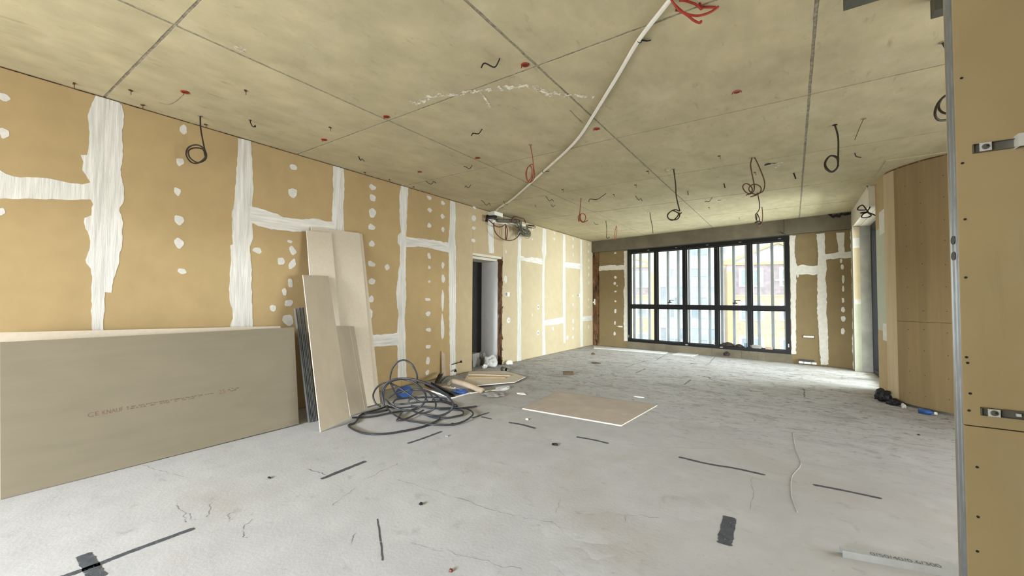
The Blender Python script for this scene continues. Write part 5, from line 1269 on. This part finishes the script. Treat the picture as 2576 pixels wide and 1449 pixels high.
# ------------------------------------------------------------------ wall boxes
M_SOCK = mat('socket_plastic', (0.66, 0.63, 0.56), 0.5, 0.05, 10)
def socket(y, z, w, h, kind, label):
    t = thing('wall_socket', (0.0, y, z - h / 2), label, 'socket', 'electrical boxes in the left wall')
    if kind == 'round':
        build('plate', MB().disc((0.0005, y, z), (1, 0, 0), w / 2, 0.008, 20), M_SOCK, t)
        build('ring', MB().disc((0.0085, y, z), (1, 0, 0), w / 2 * 0.55, 0.004, 16), M_GYPSUM, t)
        build('cable_end', MB().tube([(0.012, y - 0.015, z - 0.012), (0.02, y + 0.012, z + 0.012)], 0.006, 6), M_GREYW, t)
        return
    fr = MB()
    b = 0.010
    fr.span((0.0005, y - w / 2, z - h / 2), (0.010, y - w / 2 + b, z + h / 2)).span((0.0005, y + w / 2 - b, z - h / 2), (0.010, y + w / 2, z + h / 2))
    fr.span((0.0005, y - w / 2 + b, z - h / 2), (0.010, y + w / 2 - b, z - h / 2 + b)).span((0.0005, y - w / 2 + b, z + h / 2 - b), (0.010, y + w / 2 - b, z + h / 2))
    if kind == 'double':
        fr.span((0.0005, y - b / 2, z - h / 2 + b), (0.010, y + b / 2, z + h / 2 - b))
    build('frame', fr, M_BROWNW if kind == 'bare' else M_SOCK, t)
    if kind == 'double':
        build('dark_cup', MB().span((0.0005, y - w / 2 + b, z - h / 2 + b), (0.003, y - b / 2, z + h / 2 - b)), M_GREYBLK, t)
        build('insert', MB().span((0.0005, y + b / 2, z - h / 2 + b), (0.006, y + w / 2 - b, z + h / 2 - b)), M_GYPSUM, t)
    else:
        build('insert', MB().span((0.0005, y - w / 2 + b, z - h / 2 + b), (0.004, y + w / 2 - b, z + h / 2 - b)), M_SOCK, t)
        build('terminal', MB().span((0.004, y - w * 0.16, z - h * 0.16), (0.009, y - w * 0.04, z + h * 0.16)).span((0.004, y + w * 0.05, z - h * 0.16), (0.009, y + w * 0.18, z + h * 0.16)), M_GREYBLK, t)
socket(SOCK[0][0], SOCK[0][1], 0.19, 0.10, 'double', 'double wall box right of doorway at switch height')
socket(SOCK[1][0], SOCK[1][1], 0.14, 0.11, 'round', 'round wall box right of doorway below the double one')
socket(SOCK[2][0], SOCK[2][1], 0.11, 0.11, 'single', 'upper single wall socket on left wall past the doorway')
socket(SOCK[3][0], SOCK[3][1], 0.11, 0.11, 'single', 'lower single wall socket on left wall past the doorway')
socket(SOCK[4][0], SOCK[4][1], 0.19, 0.10, 'double', 'double wall box near the far corner of left wall')
(s0, z0), (s1, z1) = BACK_SOCKET
t = thing('wall_socket', bp((s0 + s1) / 2, z1), 'long triple wall box on window wall right of the window', 'socket')
fr = MB()
bbox(fr, s0, s1, z0, z0 - 0.012, 0.0005, 0.01); bbox(fr, s0, s1, z1, z1 + 0.012, 0.0005, 0.01)
bbox(fr, s0, s0 + 0.012, z1 + 0.012, z0 - 0.012, 0.0005, 0.01); bbox(fr, s1 - 0.012, s1, z1 + 0.012, z0 - 0.012, 0.0005, 0.01)
build('frame', fr, M_BROWNW, t)
w3 = (s1 - s0 - 0.024) / 3
for k in range(3):
    build('insert', bbox(MB(), s0 + 0.014 + k * w3, s0 + 0.010 + (k + 1) * w3, z1 + 0.014, z0 - 0.014, 0.0005, 0.007), M_GYPSUM if k else M_SOCK, t)
(s0, z0), (s1, z1) = BACK_SMALL
build('wall_outlet', bbox(bbox(MB(), s0, s1, z1, z0, 0.0005, 0.012), s0 - 0.06, s0, z1 + 0.03, z0 - 0.03, 0.0005, 0.008), M_SOCK, label='small flat outlet on window wall left of the window', cat='outlet')
(s0, z0), (s1, z1) = BACK_DUCT
t = thing('duct_box', bp((s0 + s1) / 2, max(z1, 0.005), 0.02), 'low open duct box at foot of window wall right of the window', 'duct box')
z1 = max(z1, 0.004); z0 = max(z0, z1 + 0.10)
build('body', bbox(MB(), s0, s1, z1, z0, 0.001, 0.05), M_CHAN, t)
for k in range(4):
    a = s0 + (s1 - s0) * (0.02 + 0.26 * k)
    build('flap', bbox(MB(), a, a + 0.11, z1 + 0.01, z1 + 0.055, 0.051, 0.056), M_GYPSUM, t)
# cable stubs out of the wall by the corner pile
for i, (a, b) in enumerate(((0, 1), (3, 2))):
    (y0, z0), (y1, z1) = WIRES[a], WIRES[b]
    mb = MB().tube([(0.001, y0, z0), (0.04, (y0 + y1) / 2, (z0 + z1) / 2), (0.09, y1, z1)], 0.008, 8)
    mb.tubeR([(0.085, y1 - 0.01, z1), (0.11, y1 + 0.03, z1 + 0.015)], [0.009, 0.026], 10)
    build('cable_stub', mb, M_STRAP, label=('upper' if i == 0 else 'lower') + ' black cable stub sticking out low from left wall before doorway', cat='cable')

# ------------------------------------------------------------------ hangers on the near partition
for i, (x0, z, w) in enumerate(((PHANG[0][0], PHANG[0][1], 0.024), (PHANG[2][0], PHANG[2][1], 0.021))):
    t = thing('hanger_bracket', (x0 + 0.09, PY, z), ('upper' if i == 0 else 'lower') + ' galvanised hanger bracket screwed to the near partition', 'bracket', 'hanger brackets on the near partition')
    mb = MB()
    x1 = x0 + 0.20
    mb.span((x0, PY - 0.0015, z - w / 2), (x1, PY - 0.0002, z + w / 2))
    mb.span((x0, PY - 0.009, z - w / 2), (x1, PY - 0.0015, z - w / 2 + 0.0015))
    mb.span((x0, PY - 0.009, z + w / 2 - 0.0015), (x1, PY - 0.0015, z + w / 2))
    mb.span((x0, PY - 0.010, z - w / 2), (x0 + 0.0015, PY - 0.0015, z + w / 2))
    build('channel', mb, M_STEELD, t)
    xs = x0 + 0.022
    build('washer', MB().span((xs - 0.011, PY - 0.0125, z - w / 2 + 0.001), (xs + 0.011, PY - 0.0105, z + w / 2 - 0.001)), M_ZINC, t)
    mb = MB().tubeR([(xs, PY - 0.0125, z), (xs, PY - 0.016, z)], [0.0075, 0.0065], 12)
    build('bolt', mb, M_STEELD, t)
    build('bolt_hole', MB().disc((xs + 0.003, PY - 0.016, z + 0.001), (0, -1, 0), 0.003, 0.0006, 8), M_SCREW, t)
    if i == 0:
        build('clip', MB().span((x0 + 0.075, PY - 0.028, z - w / 2 - 0.003), (x0 + 0.078, PY - 0.0005, z + w / 2 + 0.006)).span((x0 + 0.078, PY - 0.028, z - w / 2 - 0.003), (x0 + 0.13, PY - 0.026, z + w / 2 + 0.006)), M_ZINC, t)
    else:
        build('clip', MB().box((x0 + 0.065, PY - 0.009, z + 0.001), (0.008, 0.006, 0.007)), M_ZINC, t)

# ------------------------------------------------------------------ printed profile on the floor beside the partition
a, b = Vector((*PIPE[0], 0)), Vector((*PIPE[1], 0))
b = a + (b - a) * 2.0
u = (b - a).normalized(); s = Vector((-u.y, u.x, 0))
mb = MB()
w = 0.05
for (s0, s1, z0, z1) in ((0, w, 0.036, 0.0375), (0, 0.0015, 0, 0.036), (w - 0.0015, w, 0, 0.036)):
    A = [p + s * k + Vector((0, 0, z0)) for p, k in ((a, s0), (b, s0), (b, s1), (a, s1))]
    mb.hexa(A, [p + Vector((0, 0, z1 - z0)) for p in A])
M_PROF = mat('zinc_profile', (0.40, 0.415, 0.41), 0.5, 0.08, 14, metal=0.3)
prof = build('printed_profile', mb, M_PROF, label='zinc profile with printed size code lying on floor beside near partition', cat='metal profile')
p0 = a + u * 0.135 + s * 0.008 + Vector((0, 0, 0.0375)); p1 = a + u * 0.44 + s * 0.008 + Vector((0, 0, 0.0375))
put_text('printed_code', '0/50/40/0.6/300', p0, p1, 0.032, (0, 0, 1), M_INK, prof)

# ------------------------------------------------------------------ small things on the floor
def chip(key, r, m, lab, cat='debris', seed=1.0, z=0.0):
    x, y = CHIP[key]
    return lump('debris_chip', (x, y, z), r, m, lab, cat, seed, 0.5, 2)
chip('black1', (0.035, 0.02, 0.012), M_STRAP, 'small black scrap on open floor right of the cable coil', seed=1.1)
chip('black2', (0.016, 0.012, 0.010), M_STRAP, 'tiny black scrap alone on the near floor', seed=2.1)
chip('red', (0.012, 0.010, 0.008), M_DKRED, 'tiny red scrap at the bottom edge of floor', seed=3.1)
chip('black3', (0.022, 0.008, 0.006), M_STRAP, 'tiny black splinter on floor before the printed sheet', seed=4.1)
chip('black4', (0.03, 0.02, 0.014), M_STRAP, 'black scrap inside the right loop of cable coil', seed=5.1)
chip('black5', (0.02, 0.012, 0.008), M_GREYBLK, 'dark grey crumb in front of the cable coil', seed=6.1)
chip('white1', (0.02, 0.015, 0.010), M_GYPSUM, 'white crumb left of the flat square board', seed=7.1)
chip('white2', (0.09, 0.04, 0.012), M_GYPSUM, 'flat white flake on floor between board piece and flat square board', seed=8.1)
chip('white9', (0.08, 0.03, 0.008), M_GYPSUM, 'thin white flake behind the flat square board', seed=9.1)
chip('dark6', (0.06, 0.03, 0.015), M_GREYBLK, 'dark scrap on floor before the middle of window', seed=10.1)
chip('brown7', (0.10, 0.08, 0.02), M_BROWN, 'low brown crumb heap near far left wall', seed=11.1)
chip('brown8', (0.05, 0.04, 0.03), M_BROWN, 'small brown clod near the far left corner', seed=12.1)
chip('black11', (0.012, 0.012, 0.006), M_STRAP, 'tiny black speck before the bent wall', seed=13.1)
x, y = CHIP['block']
build('timber_block', MB().box((x, y, 0.03), (0.20, 0.09, 0.06), Euler((0, 0, 0.55)).to_matrix()), M_BROWN, label='small brown timber block on floor before the doorway', cat='block')
lump('black_bag', (6.50, 8.06, 0.0), (0.09, 0.09, 0.10), M_STRAP, 'black bag heap at the foot of bent wall by side window', 'bag', 4.4, 0.4)
lump('black_bag', (6.60, 7.86, 0.0), (0.08, 0.07, 0.05), M_STRAP, 'smaller black bag lying before the bent wall', 'bag', 8.4, 0.4)
lump('foil_scrap', (6.67, 7.74, 0.0), (0.025, 0.05, 0.04), M_PLASTIC, 'bright foil scrap beside the smaller black bag', 'scrap', 1.4, 0.4, 2)
x, y = CHIP['bottle']
mb = MB().tubeR([(x - 0.05, y + 0.03, 0.035), (x + 0.04, y - 0.02, 0.035), (x + 0.06, y - 0.035, 0.035), (x + 0.08, y - 0.045, 0.035)], [0.033, 0.033, 0.016, 0.014], 14, 0, True)
t = thing('bottle', (x, y, 0), 'small blue bottle lying at the foot of bent wall', 'bottle')
build('bottle_body', mb, M_BLUE, t)
build('bottle_cap', MB().tubeR([(x + 0.08, y - 0.045, 0.035), (x + 0.10, y - 0.056, 0.035)], [0.017, 0.017], 12), M_GYPSUM, t)
# rubbish on the window sill
def sill(name, s, z, r, m, lab, cat, seed, o=0.03):
    p = bp(s, z, o)
    return lump(name, (p.x, p.y, p.z), r, m, lab, cat, seed, 0.45)
sill('work_glove', SILLTHING[0][0] + 0.08, WZ0 + 0.07, (0.15, 0.035, 0.06), M_CLOTH, 'dark work glove lying on window sill left of last mullion', 'glove', 2.6, -0.02)
sill('work_glove', SILLTHING[1][0] - 0.03, WZ0 + 0.07, (0.09, 0.035, 0.045), M_CLOTH, 'second dark work glove on the sill nearest the last mullion', 'glove', 5.6, -0.025)
lump('dark_rag', tuple(bp(SILLTHING[0][0] + 0.10, 0.05, 0.09)), (0.07, 0.04, 0.06), M_CLOTH, 'dark rag hanging over the concrete upstand below the window', 'rag', 3.6, 0.4)
sill('cloth_bundle', SILLTHING[3][0], WZ0 + 0.07, (0.13, 0.035, 0.05), M_GREYBLK, 'grey cloth bundle on the sill right of last mullion', 'cloth', 7.6, -0.02)
p = bp(SILLTHING[2][0] + 0.02, WZ0 + 0.07, -0.03)
build('plastic_cup', MB().tubeR([p, p + Vector((0, 0, 0.12))], [0.028, 0.036], 14, 0, True), M_PBLUE, label='pale blue plastic cup on the sill beside last mullion', cat='cup')
p = bp(SILLTHING[4][0] + 0.05, WZ0 + 0.07, -0.02)
build('small_carton', bbox(MB(), SILLTHING[4][0] - 0.04, SILLTHING[4][0] + 0.10, WZ0 + 0.07, WZ0 + 0.13, -0.05, -0.0), M_CARD, label='small flat carton at right end of window sill', cat='carton')

# ------------------------------------------------------------------ outside
mb = MB().add([(-120, 13.5, -9), (120, 13.5, -9), (120, 160, -9), (-120, 160, -9)], [[0, 1, 2, 3]])
M_GROUND = mat('street_ground', (0.36, 0.35, 0.33), 0.95, 0.1, 0.5)
build('ground', mb, M_GROUND, origin=(0, 60, -9), kind='structure')
FO = Vector(FP0); FUv = Vector(FU); FN = Vector((FUv.y, -FUv.x, 0))
if FN.y > 0: FN = -FN                                   # towards the room
def fp(u, z, o=0.0):
    return FO + FUv * u + Vector((0, 0, z)) + FN * o
def fbox(mb, u0, u1, z0, z1, o0, o1, mi=0):
    u0, u1 = min(u0, u1), max(u0, u1); z0, z1 = min(z0, z1), max(z0, z1)
    a = [fp(u0, z0, o1), fp(u1, z0, o1), fp(u1, z0, o0), fp(u0, z0, o0)]
    return mb.hexa(a, [p + Vector((0, 0, z1 - z0)) for p in a])
EX = 1.0
def ext(name, c, **k): return mat(name, tuple(EX * v for v in c), 0.9, k.pop('var', 0.06), k.pop('scale', 1.0), **k)
X_CREAM = ext('cream_render', (0.66, 0.61, 0.50))
X_MAUVE = ext('mauve_brick', (0.33, 0.28, 0.29), var=0.2, scale=3)
X_ORANGE = ext('orange_brick', (0.58, 0.41, 0.28), var=0.2, scale=3)
X_OTRIM = ext('orange_trim', (0.66, 0.41, 0.22))
X_WTRIM = ext('white_trim', (0.85, 0.84, 0.82))
X_GLASS = mat('blue_glass', (0.26, 0.30, 0.33), 0.15, 0.25, 0.6, spec=0.6)
X_GREY = ext('grey_trim', (0.40, 0.38, 0.37))
ab = thing('apartment_building', tuple(fp(-2, -9)), 'sunlit apartment building across the street with orange brick bays and glass centre', 'building')
build('wall', fbox(MB(), -16, 12, -9, 11, -3.0, -0.6), X_CREAM, ab)
zc = FX['corn'][0][1]
for (u0, u1) in ((-1.78, 5.2), (-12.6, -8.66)):
    build('upper_bay', fbox(MB(), u0, u1, 2.02, zc - 0.1, -0.6, 0.0), X_MAUVE, ab)
    build('lower_bay', fbox(MB(), u0, u1, -9, 2.02, -0.6, 0.0), X_ORANGE, ab)
    build('tympanum', MB().poly([fp(u0, zc, 0.0), fp(u1, zc, 0.0), fp((u0 + u1) / 2, zc + 1.55 * (u1 - u0) / 6.2, 0.0)], FN * -0.5), X_WTRIM, ab)
    build('cornice', fbox(MB(), u0, u1, zc - 0.16, zc + 0.06, -0.4, 0.12), X_OTRIM, ab)
    um, zm = (u0 + u1) / 2, zc + 1.65 * (u1 - u0) / 6.2
    for (a, b) in (((u0, zc + 0.42), (um, zm)), ((um, zm), (u1, zc + 0.42))):
        q = [fp(a[0], a[1], 0.0), fp(b[0], b[1], 0.0), fp(b[0], b[1] - 0.24, 0.0), fp(a[0], a[1] - 0.24, 0.0)]
        build('raking_trim', MB().poly(q, FN * 0.25), X_OTRIM, ab)
        q = [fp(a[0], a[1] - 0.27, 0.0), fp(b[0], b[1] - 0.27, 0.0), fp(b[0], b[1] - 0.45, 0.0), fp(a[0], a[1] - 0.45, 0.0)]
        build('raking_soffit', MB().poly(q, FN * 0.12), X_GREY, ab)
    build('string_course', fbox(MB(), u0, u1, 1.85, 1.98, -0.2, 0.05), X_ORANGE, ab)
def xwin(a, b, double):
    u0, u1, z0, z1 = min(a[0], b[0]), max(a[0], b[0]), min(a[1], b[1]), max(a[1], b[1])
    t = 0.2 if double else 0.16
    mb = MB()
    fbox(mb, u0, u0 + t, z0, z1, -0.1, 0.07); fbox(mb, u1 - t, u1, z0, z1, -0.1, 0.07)
    fbox(mb, u0 + t, u1 - t, z1 - t, z1, -0.1, 0.07); fbox(mb, u0 + t, u1 - t, z0, z0 + 0.1, -0.1, 0.10)
    um = (u0 + u1) / 2
    if double: fbox(mb, um - 0.05, um + 0.05, z0 + 0.1, z1 - t, -0.1, 0.05)
    w = build('window', mb, X_WTRIM, ab)
    spans = ((u0 + t, um - 0.05), (um + 0.05, u1 - t)) if double else ((u0 + t, u1 - t),)
    for p, q in spans:
        build('pane', fbox(MB(), p, q, z0 + 0.1, z1 - t, 0.005, 0.03), X_GLASS, w)
        fr = MB()
        fbox(fr, p, p + 0.04, z0 + 0.1, z1 - t, 0.03, 0.045); fbox(fr, q - 0.04, q, z0 + 0.1, z1 - t, 0.03, 0.045)
        build('sash', fr, X_GREY, w)
for a, b in FX['win']:
    xwin(a, b, abs(a[0] - b[0]) > 1.3)
for dz in (-3.0, -6.0):
    for (a, b) in (FX['win'][4], FX['win'][5]):
        xwin((a[0], a[1] + dz), (b[0], b[1] + dz), True)
# orange pilasters with their caps
for (u0, u1) in ((FX['col'][0][0], FX['col'][1][0]), (-8.67, -8.33)):
    build('pilaster', fbox(MB(), u0, u1, -9, FX['colarch'][0][1] - 0.1, -0.3, 0.3), X_OTRIM, ab)
    n = 12
    um, r, zc2 = (u0 + u1) / 2, (u1 - u0) / 2, FX['colarch'][0][1] - 0.1
    build('pilaster_arch', MB().poly([fp(um + r * math.cos(math.pi * k / n), zc2 + r * math.sin(math.pi * k / n), -0.3) for k in range(n + 1)], FN * 0.6), X_OTRIM, ab)
    build('pilaster_panel', fbox(MB(), u0 - 0.02, u1 + 0.02, zc2, zc - 0.12, -0.3, 0.2), ext('pink_render', (0.58, 0.42, 0.39)), ab) if u0 > -5 else None
cap = FX['cap']
build('pilaster_cap', MB().poly([fp(u, z, -0.3) for u, z in cap], FN * 0.75), X_OTRIM, ab)
# glass centre: mullion grid with a pane in every cell
gu0, gu1 = FX['gv'][0], FX['gv'][-1]
gzs = sorted(FX['gh'] + [-3.1, -4.1, -5.1, -6.1])
X_GL2 = mat('pale_glass', (0.36, 0.43, 0.46), 0.15, 0.3, 0.8, spec=0.6)
gv = FX['gv']
for i in range(len(gv) - 1):
    for j in range(len(gzs) - 1):
        if gv[i + 1] - gv[i] > 0.1:
            build('curtain_pane', fbox(MB(), gv[i] + 0.03, gv[i + 1] - 0.03, gzs[j] + 0.03, gzs[j + 1] - 0.03, -0.5, -0.42), X_GLASS if (i * 3 + j * 5) % 4 == 0 else X_GL2, ab)
mb = MB()
for u in gv: fbox(mb, u - 0.03, u + 0.03, -6.1, gzs[-1], -0.55, -0.38)
build('curtain_mullions', mb, X_WTRIM, ab)
mb = MB()
for z in gzs: fbox(mb, gu0, gu1, z - 0.03, z + 0.03, -0.55, -0.37)
build('curtain_transoms', mb, X_GREY, ab)
for a, b in FX['upw']:
    build('pane', fbox(MB(), a[0], b[0], a[1], b[1], -0.6, -0.55), X_GLASS, ab)
(ra, rz0), (rb, rz1) = FX['rail']
build('balcony_rail', fbox(MB(), ra, ra + 3, rz1, rz0, 0.15, 0.25), X_WTRIM, ab)
